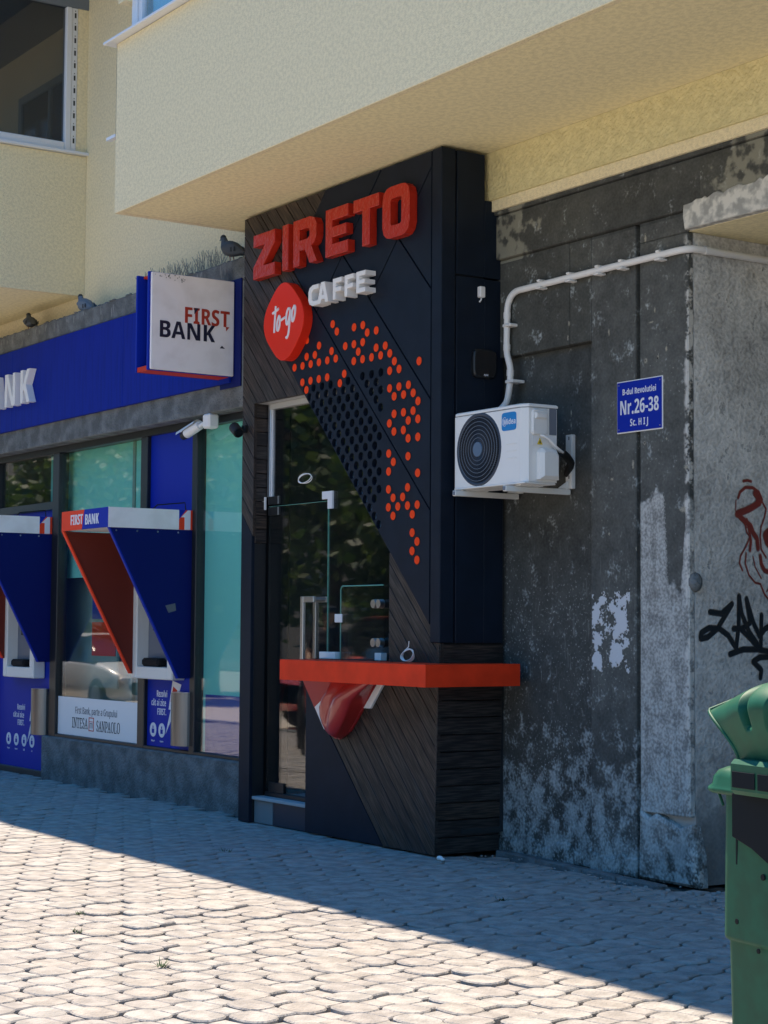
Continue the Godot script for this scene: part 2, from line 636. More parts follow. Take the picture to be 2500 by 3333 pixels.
# ---------------------------------------------------------------- ground
func build_ground() -> void:
	var mb := MB.new()
	mb.quad(Vector3(-500, -0.14, -500), Vector3(500, -0.14, -500), Vector3(500, -0.14, 500), Vector3(-500, -0.14, 500), Vector3.UP)
	part("ground", mb, M["asphalt"], self).set_meta("kind", "structure")
	var side := Node3D.new()
	side.name = "sidewalk"
	side.set_meta("kind", "structure")
	add_child(side)
	where[side] = Vector3.ZERO
	var sag := noise(12, 0.5, 1)
	var rough := noise(13, 3.0, 3)
	var bed := MB.new()
	var lines := []
	for i in 131:
		var x := -17.0 + 0.2 * i
		var line := []
		for j in 36:
			var z := -0.75 + 0.2 * j
			var bad := smoothstep(0.12, 0.5, sag.get_noise_2d(x, z) * 1.2 + 0.30 * exp(-pow((z - 3.1) / 0.8, 2.0)))
			line.append(Vector3(x, -0.018 + 0.014 * sag.get_noise_2d(x, z) - 0.028 * bad + 0.002 * rough.get_noise_2d(x, z), minf(z, 6.2)))
		lines.append(line)
	bed.grid(lines, -1.0)
	part("bedding", bed, M["sand"], side)
	bx("bedding", Vector3(-60, -0.135, -9), Vector3(14, -0.05, 6.2), M["soil"], side)
	var lane := MB.new()
	lane.quad(Vector3(-200, -0.136, 6.3), Vector3(200, -0.136, 6.3), Vector3(200, -0.136, 13.0), Vector3(-200, -0.136, 13.0), Vector3.UP)
	part("parking_lane", lane, mat("pale_concrete", lin(0.55, 0.51, 0.45), 0.95), self).set_meta("kind", "structure")
	for i in 60:
		bx("kerb_stone", Vector3(-46 + i, -0.136, 6.205), Vector3(-45.006 + i, 0.004, 6.35), M["grey_concrete"], side, 0.012)
	# pavers: an octagon with a square tail, in rows that run away from the street
	var p := 0.259
	var hu := 0.078
	var u1 := 0.0515
	var oh := 0.1
	var th := 0.063
	var an := Vector3(-0.222, 0, -0.975).normalized()
	var ac := Vector3(-an.z, 0, an.x)
	var head := PackedVector2Array()
	for q in [[-0.083, 0.0], [-0.079, -0.036], [-0.067, -0.072], [-0.048, -0.094], [-0.022, -0.1], [0.028, -0.1], [0.052, -0.091], [0.070, -0.072], [0.0755, -0.056], [0.077, 0.0], [0.0755, 0.056], [0.070, 0.072], [0.052, 0.091], [0.028, 0.1], [-0.022, 0.1], [-0.048, 0.094], [-0.067, 0.072], [-0.079, 0.036]]:
		head.append(Vector2(q[0], q[1]))
	var tail := PackedVector2Array([Vector2(hu + 0.001, -th), Vector2(p - hu - 0.004, -th), Vector2(p - hu - 0.008, 0), Vector2(p - hu - 0.004, th), Vector2(hu + 0.001, th), Vector2(hu + 0.0005, 0)])
	var flatly := Transform3D(Basis(Vector3(1, 0, 0), Vector3(0, 0, -1), Vector3(0, 1, 0)), Vector3.ZERO)
	var shapes := []
	for k in 4:
		var pm := MB.new()
		for piece in [head, tail]:
			var q := PackedVector2Array()
			for o in piece:
				var c := Vector2(p * 0.5 - hu, 0)
				q.append(c + (o - c) * Vector2(0.966, 0.945) + Vector2(rng.randf_range(-0.0025, 0.0025), rng.randf_range(-0.0025, 0.0025)))
			pm.prism(q, -0.05, 0.0, flatly, 0.006)
		shapes.append(pm)
	var meshes := []
	for k in 4:
		for i in 5:
			var am: ArrayMesh = shapes[k].mesh()
			am.surface_set_material(0, M["paver%d" % i])
			meshes.append(am)
	var uneven := FastNoiseLite.new()
	uneven.seed = 12
	uneven.frequency = 0.5
	var inv: Transform3D = get_node("camera").transform.affine_inverse()
	var f := 1.0 / tan(deg_to_rad(31.51) * 0.5)
	var spots := []
	for i in range(-40, 60):
		for j in range(-110, 60):
			var c := Vector3(0, 0, 1.0) + an * (p * (i + 0.5 * (j & 1))) + ac * (0.163 * j)
			if c.z > 6.05 or c.z < -0.55 or c.x < -15.0 or c.x > 8.5:
				continue
			if c.x > -0.1 and c.x < 2.0 and c.z < -0.42 + 0.1 * c.x:
				continue
			if c.x > -2.6 and c.x < 0.05 and c.z < -0.1:
				continue
			if c.x <= -2.6 and c.x > -6.95 and c.z < -0.16:
				continue
			if c.x <= -6.95 and c.z < -0.3:
				continue
			var n := uneven.get_noise_2d(c.x, c.z)
			var bad := clampf(n * 1.6 + 0.25 + 0.75 * exp(-pow((c.z - 3.1) / 0.8, 2.0)), 0.15, 1.3)
			var tilt := 0.024 * bad
			var b := Basis(an, Vector3.UP, ac)
			b = Basis.from_euler(Vector3(rng.randf_range(-tilt, tilt), rng.randf_range(-0.03, 0.03) * bad, rng.randf_range(-tilt, tilt))) * b
			var at := c + Vector3(rng.randf_range(-0.003, 0.003) * bad * 2.0, n * 0.014 + rng.randf_range(-0.009, 0.004) * bad, rng.randf_range(-0.003, 0.003) * bad * 2.0)
			var l := inv * c
			var inside := l.z < 0.0 and absf(l.x * f / -l.z) < 0.75 * 1.02 and absf(l.y * f / -l.z) < 1.02
			spots.append({"t": Transform3D(b, at), "d": l.length() if inside else 1000.0 + l.length(), "m": rng.randi() % 20})
	spots.sort_custom(func(a, b): return a.d < b.d)
	for k in mini(300, spots.size()):
		var o := MeshInstance3D.new()
		o.name = "paver"
		o.mesh = meshes[spots[k].m]
		side.add_child(o, true)
		o.transform = spots[k].t
	var rest := spots.slice(300)
	var mm := MultiMesh.new()
	mm.transform_format = MultiMesh.TRANSFORM_3D
	mm.use_colors = true
	mm.mesh = shapes[0].mesh()
	mm.mesh.surface_set_material(0, M["paver_many"])
	mm.instance_count = rest.size()
	for k in rest.size():
		mm.set_instance_transform(k, rest[k].t)
		mm.set_instance_color(k, M["paver%d" % (rest[k].m % 5)].albedo_color.srgb_to_linear())
	var mi := MultiMeshInstance3D.new()
	mi.name = "paver_field"
	mi.multimesh = mm
	mi.set_meta("kind", "stuff")
	side.add_child(mi, true)
	# border stones in front of the stone wall
	var x := 0.06
	for w in [0.50, 0.52, 0.36, 0.44]:
		var z0 := -0.50 + 0.115 * x
		var t := Transform3D(Basis(Vector3.UP, -atan(0.115)), Vector3(x, 0, z0))
		var kb := MB.new()
		kb.box(Vector3(0, -0.08, -0.03), Vector3(w - 0.012, 0.028, 0.045), 0.008, t)
		part("border_stone", kb, M["grey_concrete"], side)
		x += w


# ---------------------------------------------------------------- the block of flats
func build_building() -> void:
	var cream: Material = M["cream_render"]
	var b := thing("apartment_building", "cream rendered block of flats with projecting enclosed balconies above the shops", "building", Vector3(0, 0, -0.42))
	bx("rear_wall", Vector3(-40, 4.3, -0.75), Vector3(12, 8.05, -0.42), cream, b)
	bx("floor_slab", Vector3(-40, 4.2, -12), Vector3(12, 4.298, -0.76), cream, b)
	bx("end_wall", Vector3(-40.3, -0.1, -12), Vector3(-40, 8.05, -0.4), cream, b)
	bx("end_wall", Vector3(12, -0.1, -12), Vector3(12.3, 8.05, -0.4), cream, b)
	bx("back_wall", Vector3(-40, -0.1, -12.3), Vector3(12, 8.05, -12), cream, b)
	var roof := MB.new()
	roof.prism(PackedVector2Array([Vector2(-40, 12.3), Vector2(-40, -0.02), Vector2(12.3, -1.40), Vector2(12.3, 12.3)]), 8.05, 8.2, Transform3D(Basis(Vector3(1, 0, 0), Vector3(0, 0, -1), Vector3(0, 1, 0)), Vector3.ZERO))
	part("roof_slab", roof, M["grey_concrete"], b)
	# balcony over the cafe
	bx("balcony_front", Vector3(-3.11, 4.70, 0.84), Vector3(12, 6.05, 0.89), cream, b, 0.004)
	bx("balcony_side", Vector3(-3.11, 4.70, -0.418), Vector3(-3.05, 6.05, 0.838), cream, b)
	bx("balcony_floor", Vector3(-3.048, 4.702, -0.418), Vector3(12, 4.9, 0.838), M["cream_soffit"], b)
	bx("downstand_beam", Vector3(-2.6, 4.375, -0.78), Vector3(12, 4.70, -0.40), M["beam_paint"], b)
	bx("corner_pillar", Vector3(-3.11, 6.37, 0.55), Vector3(-2.985, 8.05, 0.885), cream, b)
	bx("niche_wall", Vector3(-3.11, 6.05, 0.50), Vector3(-2.985, 6.37, 0.72), cream, b)
	bx("upper_wall", Vector3(-2.983, 7.5, 0.70), Vector3(12, 8.05, 0.88), cream, b)
	bx("window_sill", Vector3(-3.22, 6.055, 0.80), Vector3(12, 6.078, 0.96), M["white_frame"], b, 0.004)
	bx("sill_end", Vector3(-3.27, 5.31, 0.85), Vector3(-3.115, 5.335, 0.895), M["white_frame"], b)
	bx("wall_joint", Vector3(-3.117, 5.34, 0.865), Vector3(-3.111, 6.05, 0.887), M["groove_black"], b)
	for i in 6:
		var x := -2.98 + 1.45 * i
		var fr := MB.new()
		fr.box(Vector3(x, 6.08, 0.76), Vector3(x + 0.085, 7.49, 0.83), 0.006)
		fr.box(Vector3(x + 0.087, 6.08, 0.765), Vector3(x + 0.14, 7.49, 0.815), 0.006)
		fr.box(Vector3(x + 0.142, 6.08, 0.765), Vector3(x + 1.44, 6.13, 0.815), 0.006)
		var w := part("window_frame", fr, M["white_frame"], b)
		bx("pane", Vector3(x + 0.13, 6.12, 0.785), Vector3(x + 1.445, 7.49, 0.791), M["pane"], w)
		bx("window_blind", Vector3(x + 0.13, 6.12, 0.70), Vector3(x + 1.445, 7.49, 0.71), mat("blind_blue", lin(0.25, 0.55, 0.70), 0.8), w)
	# balcony on the left, over the bank
	bx("balcony_front", Vector3(-14, 4.70, 0.84), Vector3(-6.55, 6.08, 0.89), cream, b, 0.004)
	bx("balcony_side", Vector3(-6.61, 4.70, -0.418), Vector3(-6.55, 6.08, 0.838), cream, b)
	bx("balcony_floor", Vector3(-14, 4.702, -0.418), Vector3(-6.612, 4.9, 0.838), M["cream_soffit"], b)
	bx("balcony_ceiling", Vector3(-14, 7.55, -0.418), Vector3(-6.55, 7.7, 0.88), mat("loggia_ceiling", lin(0.16, 0.19, 0.22), 0.9), b)
	bx("window_sill", Vector3(-6.68, 6.085, -0.44), Vector3(-6.505, 6.115, 0.96), M["white_frame"], b, 0.004)
	bx("mortar_strip", Vector3(-6.62, 6.117, -0.419), Vector3(-6.56, 7.6, -0.31), cream, b)
	var lf := MB.new()
	lf.box(Vector3(-6.63, 6.117, -0.308), Vector3(-6.56, 7.55, -0.25), 0.005)
	lf.box(Vector3(-6.64, 6.117, -0.248), Vector3(-6.55, 7.55, -0.185), 0.008)
	lf.box(Vector3(-6.64, 6.117, -0.183), Vector3(-6.55, 6.20, 0.88), 0.008)
	var lw := part("window_frame", lf, M["white_frame"], b)
	bx("pane", Vector3(-6.60, 6.19, -0.19), Vector3(-6.592, 7.55, 0.88), M["pane_dark"], lw)
	for i in 11:
		var y := 6.2 + 0.125 * i
		bx("film_print", Vector3(-6.5605, y, -0.29), Vector3(-6.5588, y + 0.05, -0.272), M["ink_black"], lw)
		bx("film_print", Vector3(-6.5605, y + 0.065, -0.284), Vector3(-6.5588, y + 0.075, -0.275), M["ink_black"], lw)
	var fw := MB.new()
	fw.box(Vector3(-14, 6.117, 0.76), Vector3(-6.55, 6.2, 0.83), 0.006)
	for i in 6:
		fw.box(Vector3(-6.63 - 1.3 * i, 6.2, 0.76), Vector3(-6.55 - 1.3 * i, 7.55, 0.83), 0.006)
	var fwp := part("window_frame", fw, M["white_frame"], b)
	bx("pane", Vector3(-14, 6.2, 0.79), Vector3(-6.63, 7.55, 0.796), M["pane"], fwp)
	# the door and window inside that balcony
	var dr := MB.new()
	for s in [[-8.2, -8.12], [-7.42, -7.36], [-6.66, -6.62]]:
		dr.box(Vector3(s[0], 4.92, -0.418), Vector3(s[1], 7.05, -0.37), 0.004)
	dr.box(Vector3(-8.12, 6.97, -0.418), Vector3(-6.66, 7.05, -0.37), 0.004)
	var dp := part("balcony_door", dr, mat("old_frame", lin(0.22, 0.26, 0.26), 0.6), b)
	bx("pane", Vector3(-8.12, 4.92, -0.415), Vector3(-7.42, 6.97, -0.39), M["car_glass"], dp)
	bx("curtain", Vector3(-7.36, 4.92, -0.416), Vector3(-6.66, 6.97, -0.40), mat("curtain_navy", lin(0.015, 0.035, 0.07), 0.9), dp)


func wall_uv(p: Vector3) -> Vector2:
	return Vector2((p.x - (p.z + 0.55) + 0.3) / 2.2, 1.0 - p.y / 4.5)


func side_uv(p: Vector3) -> Vector2:
	return Vector2((-0.4 - p.z) / 1.5, 1.0 - p.y / 4.0)


func noise(sd: int, freq: float, oct := 4) -> FastNoiseLite:
	var f := FastNoiseLite.new()
	f.seed = sd
	f.frequency = freq
	f.fractal_octaves = oct
	f.noise_type = FastNoiseLite.TYPE_SIMPLEX_SMOOTH
	return f


func put_color(bytes: PackedByteArray, at: int, c: Color) -> void:
	var s := c.linear_to_srgb()
	bytes[at] = int(clampf(s.r, 0, 1) * 255.0)
	bytes[at + 1] = int(clampf(s.g, 0, 1) * 255.0)
	bytes[at + 2] = int(clampf(s.b, 0, 1) * 255.0)


func stain_material(key: String, im: Image, bump: float) -> StandardMaterial3D:
	var m := mat(key, Color.WHITE, 0.95)
	m.albedo_texture = ImageTexture.create_from_image(im)
	var h := im.duplicate()
	h.bump_map_to_normal_map(bump)
	m.normal_enabled = true
	m.normal_texture = ImageTexture.create_from_image(h)
	m.normal_scale = 0.6
	return m


# the stained grey front: old paint, damp blooms near the ground, chips and the rest of a torn poster
func front_wall_image() -> Image:
	var w := 616
	var h := 1260
	var by := PackedByteArray()
	by.resize(w * h * 3)
	var a := noise(51, 1.1, 5)
	var b := noise(52, 7.0, 4)
	var c := noise(53, 38.0, 3)
	var d := noise(54, 3.0, 5)
	var e := noise(55, 14.0, 3)
	for j in h:
		var y := 4.5 * (1.0 - (j + 0.5) / h)
		for i in w:
			var x := -0.3 + 2.2 * (i + 0.5) / w
			var n1 := a.get_noise_2d(x, y)
			var n2 := b.get_noise_2d(x, y)
			var n3 := c.get_noise_2d(x, y)
			var t := 1.0 + 0.35 * n1 + 0.30 * n2 + 0.28 * n3
			var col := Color(0.066, 0.069, 0.062) * t
			if x > 0.9 and y < 3.95:
				col = Color(0.092, 0.095, 0.086) * t
			if y > 3.3 and x <= 0.9:
				col = Color(0.070, 0.072, 0.062) * t
			if x > 1.36:
				# pilaster: worn pale up to shoulder height, streaked
				var st := d.get_noise_2d(x * 5.0, y * 0.5) * 0.45 + n2 * 0.55 + n3 * 0.4
				var edge := 2.30 + 0.10 * n2 + 0.05 * n1 - 0.55 * smoothstep(1.57, 1.62, x + 0.02 * n3) * smoothstep(1.78, 1.72, x)
				var k := smoothstep(0.02, -0.03, y - edge) * smoothstep(0.05, 0.5, y + 0.2 * n1) * clampf(0.74 + st * 0.8, 0.40, 1.0)
				col = col.lerp(Color(0.46, 0.46, 0.43) * (1.0 + 0.35 * n3), k)
				var rim := smoothstep(1.755, 1.785, x + 0.025 * n2) * smoothstep(-0.1, 0.35, n1 * 0.6 + n2 * 0.9 + n3 * 0.4 + 0.12) * smoothstep(3.9, 3.7, y)
				col = col.lerp(Color(0.66, 0.64, 0.58), rim * 0.85)
			# damp blooms
			var bl := d.get_noise_2d(x * 1.6, y * 1.1) * 0.9 + n2 * 0.55 + e.get_noise_2d(x, y * 0.5) * 0.35
			var damp := smoothstep(1.25, 0.2, y) * 0.72 + smoothstep(0.7, 0.1, y) * 0.12
			var q := smoothstep(0.30, 1.05, bl * 0.9 + damp + n3 * 0.4) * (0.68 + 0.4 * n2)
			col = col.lerp(Color(0.42, 0.46, 0.45) * (1.0 + 0.4 * n3), q * 0.85)
			# specks of lime
			var sp := smoothstep(0.50, 0.60, n3 + 0.25 * n1 + (0.07 if x < 0.9 and y < 2.2 else 0.0) - 0.06 * y)
			col = col.lerp(Color(0.50, 0.50, 0.46), sp * 0.7)
			# vertical trickles
			var tr := smoothstep(0.42, 0.6, e.get_noise_2d(x * 3.0, y * 0.25) + 0.2 * n2) * smoothstep(2.4, 1.2, y) * smoothstep(0.9, 1.2, y)
			col = col.lerp(Color(0.34, 0.34, 0.31), tr * 0.35)
			# torn poster
			if x > 0.91 and x < 1.27 and y > 1.20 and y < 1.76:
				var rag := minf(minf(x - 0.925, 1.25 - x), minf(y - 1.24, 1.72 - y)) * 14.0
				var tp := d.get_noise_2d(x * 2.4 + 7.0, y * 2.4) * 0.9 + 0.9 * n2 + 0.5 * n3 + minf(rag, 0.35) - 0.42 * exp(-pow((x - 1.06) / 0.05, 2.0))
				col = col.lerp(Color(0.66, 0.68, 0.70), smoothstep(0.10, 0.18, tp) * 0.9)
			# light patch at the left of the band
			if x < 0.45 and y > 3.95 and y < 4.3:
				col = col.lerp(Color(0.34, 0.33, 0.25), smoothstep(0.05, 0.5, n2 + n1 + 0.4 - absf(x - 0.15) * 2.0) * 0.6)
			put_color(by, (j * w + i) * 3, col)
	var im := Image.create_from_data(w, h, false, Image.FORMAT_RGB8, by)
	var px := func(x: float, y: float) -> Vector2:
		return Vector2((x + 0.3) / 2.2 * w, (1.0 - y / 4.5) * h)
	# chips and old screw holes
	var chips := [[1.42, 3.87, 3, 9], [1.47, 2.93 + 0.42, 6, 2], [0.69, 3.75, 3, 4], [0.69, 3.45, 3, 6], [0.68, 3.36, 2, 5], [1.5, 3.42, 2, 5], [1.08, 3.34, 2, 6], [1.42, 3.12, 4, 5], [1.53, 3.13, 3, 3], [1.60, 3.17, 3, 5], [1.41, 2.62, 3, 4], [1.6, 2.63, 2, 3], [1.11, 2.42, 4, 3], [1.3, 2.5, 3, 8], [1.08, 2.08, 3, 3], [1.33, 1.98, 2, 4], [0.70, 2.88, 2, 7], [0.70, 2.8, 2, 6], [0.70, 2.72, 2, 3], [1.77, 2.45, 6, 4], [1.74, 2.2, 8, 5]]
	for s in chips:
		blotch(im, px.call(s[0], s[1]), s[2], s[3], Color(0.62, 0.60, 0.54))
	for s in [[1.415, 3.12], [1.525, 3.125], [1.41, 2.62], [0.7, 2.93]]:
		blotch(im, px.call(s[0], s[1]), 1.4, 1.6, Color(0.10, 0.10, 0.10))
	return im


func blotch(im: Image, at: Vector2, rx: float, ry: float, c: Color) -> void:
	for j in range(-int(ry * 1.5) - 1, int(ry * 1.5) + 2):
		for i in range(-int(rx * 1.5) - 1, int(rx * 1.5) + 2):
			var q := Vector2i(at) + Vector2i(i, j)
			if q.x < 0 or q.y < 0 or q.x >= im.get_width() or q.y >= im.get_height():
				continue
			var r := Vector2(i / rx, j / ry).length() + rng.randf_range(-0.35, 0.35)
			if r < 1.0:
				im.set_pixelv(q, im.get_pixelv(q).lerp(c, clampf((1.0 - r) * 3.0, 0.0, 1.0)))


func stroke(im: Image, pts: Array, r: float, c: Color, soft := 0.5) -> void:
	for k in pts.size() - 1:
		var a: Vector2 = pts[k]
		var b: Vector2 = pts[k + 1]
		var m := int(a.distance_to(b) / 1.0) + 1
		for s in m:
			var o := a.lerp(b, float(s) / m)
			var e := int(r * 1.6) + 1
			for j in range(-e, e + 1):
				for i in range(-e, e + 1):
					var q := Vector2i(o.round()) + Vector2i(i, j)
					if q.x < 0 or q.y < 0 or q.x >= im.get_width() or q.y >= im.get_height():
						continue
					var d := Vector2(q).distance_to(o) / r
					var al := smoothstep(1.0 + soft, 1.0 - soft, d)
					if al > 0.02:
						im.set_pixelv(q, im.get_pixelv(q).lerp(c, al * 0.75))


func side_wall_image() -> Image:
	var w := 520
	var h := 1200
	var by := PackedByteArray()
	by.resize(w * h * 3)
	var a := noise(61, 1.3, 5)
	var b := noise(62, 6.0, 5)
	var c := noise(63, 30.0, 3)
	for j in h:
		var y := 4.0 * (1.0 - (j + 0.5) / h)
		for i in w:
			var z := -0.4 - 1.5 * (i + 0.5) / w
			var n1 := a.get_noise_2d(z, y)
			var n2 := b.get_noise_2d(z * 1.3, y)
			var n3 := c.get_noise_2d(z, y)
			var col := Color(0.58, 0.57, 0.53) * (1.0 + 0.35 * n1 + 0.30 * n2 + 0.35 * n3)
			col = col.lerp(Color(0.13, 0.135, 0.13), smoothstep(0.95, 0.35, y + 0.25 * n1 + 0.1 * n2) * 0.8)
			col = col.lerp(Color(0.15, 0.155, 0.145), smoothstep(0.42, 0.62, n2 + 0.3 * n3) * 0.6)
			col = col.lerp(Color(0.70, 0.69, 0.65), smoothstep(-0.62, -0.585, z + 0.02 * n2) * smoothstep(-0.3, 0.2, n1 + 0.4 * n2) * 0.6)
			put_color(by, (j * w + i) * 3, col)
	var im := Image.create_from_data(w, h, false, Image.FORMAT_RGB8, by)
	var g := func(l: Array) -> Array:
		var out := []
		for k in range(0, l.size(), 2):
			var z = -0.45 - 0.000872 * l[k]
			var y = 2.523 - 0.000632 * l[k + 1]
			out.append(Vector2((-0.4 - z) / 1.5 * w, (1.0 - y / 4.0) * h))
		return out
	var red := Color(0.22, 0.035, 0.025).linear_to_srgb()
	for s in [[[630, 215, 670, 205, 710, 215], 3.0], [[580, 380, 600, 320, 650, 275, 720, 272, 780, 310, 810, 380, 790, 430, 740, 455, 700, 470], 3.4], [[740, 320, 780, 370, 760, 430, 700, 470, 640, 500, 590, 520, 565, 540], 7.0], [[560, 400, 556, 500, 575, 560, 620, 600, 665, 660], 1.6], [[600, 560, 650, 600, 700, 640, 720, 700, 760, 760, 770, 860], 6.0], [[660, 580, 690, 700, 700, 790, 690, 880], 4.0], [[640, 600, 660, 700, 690, 740, 670, 800, 640, 860, 600, 930, 590, 1000, 620, 1070], 2.4], [[810, 400, 850, 470, 830, 560, 800, 640, 790, 740, 800, 860, 850, 940], 2.4], [[655, 900, 645, 1000, 680, 1110, 740, 1180, 790, 1190, 830, 1290, 880, 1350], 2.4], [[720, 930, 740, 1030, 800, 1140], 1.8], [[790, 920, 800, 1000, 830, 1060, 885, 1080], 5.0], [[880, 680, 840, 720, 860, 790, 900, 830], 8.0], [[850, 1260, 880, 1220], 2.0]]:
		stroke(im, g.call(s[0]), s[1] * 0.75, red, 0.5)
	var ink := Color(0.012, 0.016, 0.02).linear_to_srgb()
	for s in [[310, 1465, 420, 1480, 520, 1385, 470, 1470, 380, 1620, 290, 1700, 225, 1715, 230, 1660, 300, 1615, 400, 1620, 480, 1680, 555, 1800, 580, 1600, 585, 1310, 610, 1480, 680, 1650, 790, 1810, 800, 1480], [530, 1620, 620, 1615, 690, 1560, 655, 1335, 720, 1560, 780, 1690], [600, 1620, 700, 1720, 760, 1790], [780, 1690, 830, 1620, 880, 1590, 890, 1700], [495, 1860, 620, 1815, 760, 1815, 890, 1840], [890, 1885, 780, 1890, 715, 1930, 760, 1975, 795, 2010, 785, 2090], [880, 1450, 900, 1560]]:
		stroke(im, g.call(s), 4.4, ink, 0.45)
	return im


func build_stone_wall() -> void:
	var fm := stain_material("stained_front", front_wall_image(), 5.0)
	var sm := stain_material("stained_side", side_wall_image(), 14.0)
	var w := thing("stone_wall", "stained dark grey stone pier and lintel right of the cafe, with peeling paint and damp blooms", "wall", Vector3(0.9, 0, -0.56))
	var st := func(called: String, lo: Vector3, hi: Vector3, bev := 0.004, m: Material = fm, f := wall_uv) -> MeshInstance3D:
		var mb := MB.new()
		mb.uvf = f
		mb.box(lo, hi, bev)
		return part(called, mb, m, w)
	st.call("recess_panel", Vector3(-0.4, 0, -0.95), Vector3(0.898, 3.308, -0.62))
	st.call("lintel_stone", Vector3(-0.4, 3.31, -0.95), Vector3(0.684, 3.972, -0.56))
	st.call("lintel_stone", Vector3(0.688, 3.31, -0.95), Vector3(0.897, 3.972, -0.561))
	st.call("jamb_stone", Vector3(0.90, 0, -0.95), Vector3(1.318, 3.972, -0.56), 0.006)
	st.call("groove_back", Vector3(1.30, 0, -0.95), Vector3(1.40, 3.97, -0.60), 0.0)
	st.call("pilaster_face", Vector3(1.362, 0.40, -0.60), Vector3(1.787, 3.848, -0.552), 0.008)
	st.call("pilaster_head", Vector3(1.362, 3.85, -0.60), Vector3(1.787, 3.972, -0.556), 0.004)
	st.call("band_stone", Vector3(-0.4, 3.975, -0.95), Vector3(12, 4.272, -0.525), 0.006)
	st.call("band_stone", Vector3(-0.4, 4.276, -0.95), Vector3(12, 4.374, -0.505), 0.006)
	var base := MB.new()
	base.uvf = wall_uv
	base.prism(PackedVector2Array([Vector2(1.35, 0), Vector2(1.865, 0), Vector2(1.855, 0.18), Vector2(1.80, 0.36), Vector2(1.70, 0.33), Vector2(1.62, 0.36), Vector2(1.50, 0.40), Vector2(1.44, 0.37), Vector2(1.36, 0.42)]), -0.62, -0.535, Transform3D(), 0.02)
	part("broken_base", base, fm, w)
	for s in [[-0.05, 0.93, -0.605], [0.9, 1.34, -0.545]]:
		var pl := PackedVector2Array([Vector2(s[0], 0)])
		pl.append(Vector2(s[1], 0))
		var m := 9
		for i in m + 1:
			var x := lerpf(s[1], s[0], float(i) / m)
			pl.append(Vector2(x, 0.05 + 0.06 * absf(sin(x * 9.0)) + rng.randf_range(0, 0.05)))
		var skirt := MB.new()
		skirt.uvf = wall_uv
		skirt.prism(pl, s[2] - 0.05, s[2] + 0.008, Transform3D(), 0.01)
		part("plaster_skirt", skirt, fm, w)
	st.call("passage_side_wall", Vector3(1.40, 0, -8), Vector3(1.785, 3.848, -0.602), 0.0, sm, side_uv)
	bx("passage_ceiling", Vector3(1.40, 3.85, -8), Vector3(9, 3.972, -0.57), M["cream_soffit"], w)
	bx("passage_back", Vector3(1.40, 0, -8.3), Vector3(9.2, 3.97, -8.01), M["dark_concrete"], w)
	bx("passage_right_wall", Vector3(9, 0, -8), Vector3(12, 3.972, -0.56), M["dark_concrete"], w)
	# painted beam over the passage with a ragged upper edge
	var rag := PackedVector2Array([Vector2(1.80, 3.852), Vector2(9.0, 3.852), Vector2(9.0, 4.33)])
	var x := 8.98
	while x > 1.85:
		rag.append(Vector2(x, 4.005 + 0.045 * (x - 1.8) + rng.randf_range(-0.012, 0.014)))
		x -= rng.randf_range(0.02, 0.06)
	rag.append(Vector2(1.79, 4.0))
	rag.append(Vector2(1.785, 3.93))
	var beam := MB.new()
	beam.prism(rag, -0.60, -0.512, Transform3D(), 0.006)
	var pb := mat("pale_render", lin(0.66, 0.64, 0.56), 0.95)
	pb.albedo_texture = noise_tex(0.012, 5, Color(0.75, 0.76, 0.77), Color.WHITE, 70, 0.3, 0.65)
	tri_planar(pb, Vector3(1.4, 1.4, 1.4))
	part("passage_beam", beam, pb, w)
	var fl := MB.new()
	for k in 7:
		var fx := rng.randf_range(-0.1, 1.7)
		fl.box(Vector3(fx, 4.355, -0.506), Vector3(fx + rng.randf_range(0.04, 0.14), 4.374 + rng.randf_range(0, 0.002), -0.4985))
	part("paint_flake", fl, M["beam_paint"], w)
	var lump := MB.new()
	w.position += SHIFT
	lump.blob(Vector3(1.79, 1.77, -0.60), Vector3(0.035, 0.06, 0.05), 7, 5)
	part("broken_corner", lump, M["grey_concrete"], w)


# ---------------------------------------------------------------- the bank
func facing_x(at: Vector3) -> Transform3D:   # local xy on a wall that faces +x, read from the street
	return Transform3D(Basis(Vector3(0, 0, -1), Vector3.UP, Vector3(1, 0, 0)), at)


func poly(a: Array) -> PackedVector2Array:
	var p := PackedVector2Array()
	for i in range(0, a.size(), 2):
		p.append(Vector2(a[i], a[i + 1]))
	return p


func sheet(called: String, pts: Array, z0: float, z1: float, m: Material, parent: Node, xf := Transform3D(), bev := 0.0) -> MeshInstance3D:
	var mb := MB.new()
	mb.prism(poly(pts), z0, z1, xf, bev)
	return part(called, mb, m, parent)


func disc(c: Vector2, r: float, n := 20) -> Array:
	var a := []
	for i in n:
		a.append(c.x + r * cos(TAU * i / n))
		a.append(c.y + r * sin(TAU * i / n))
	return a


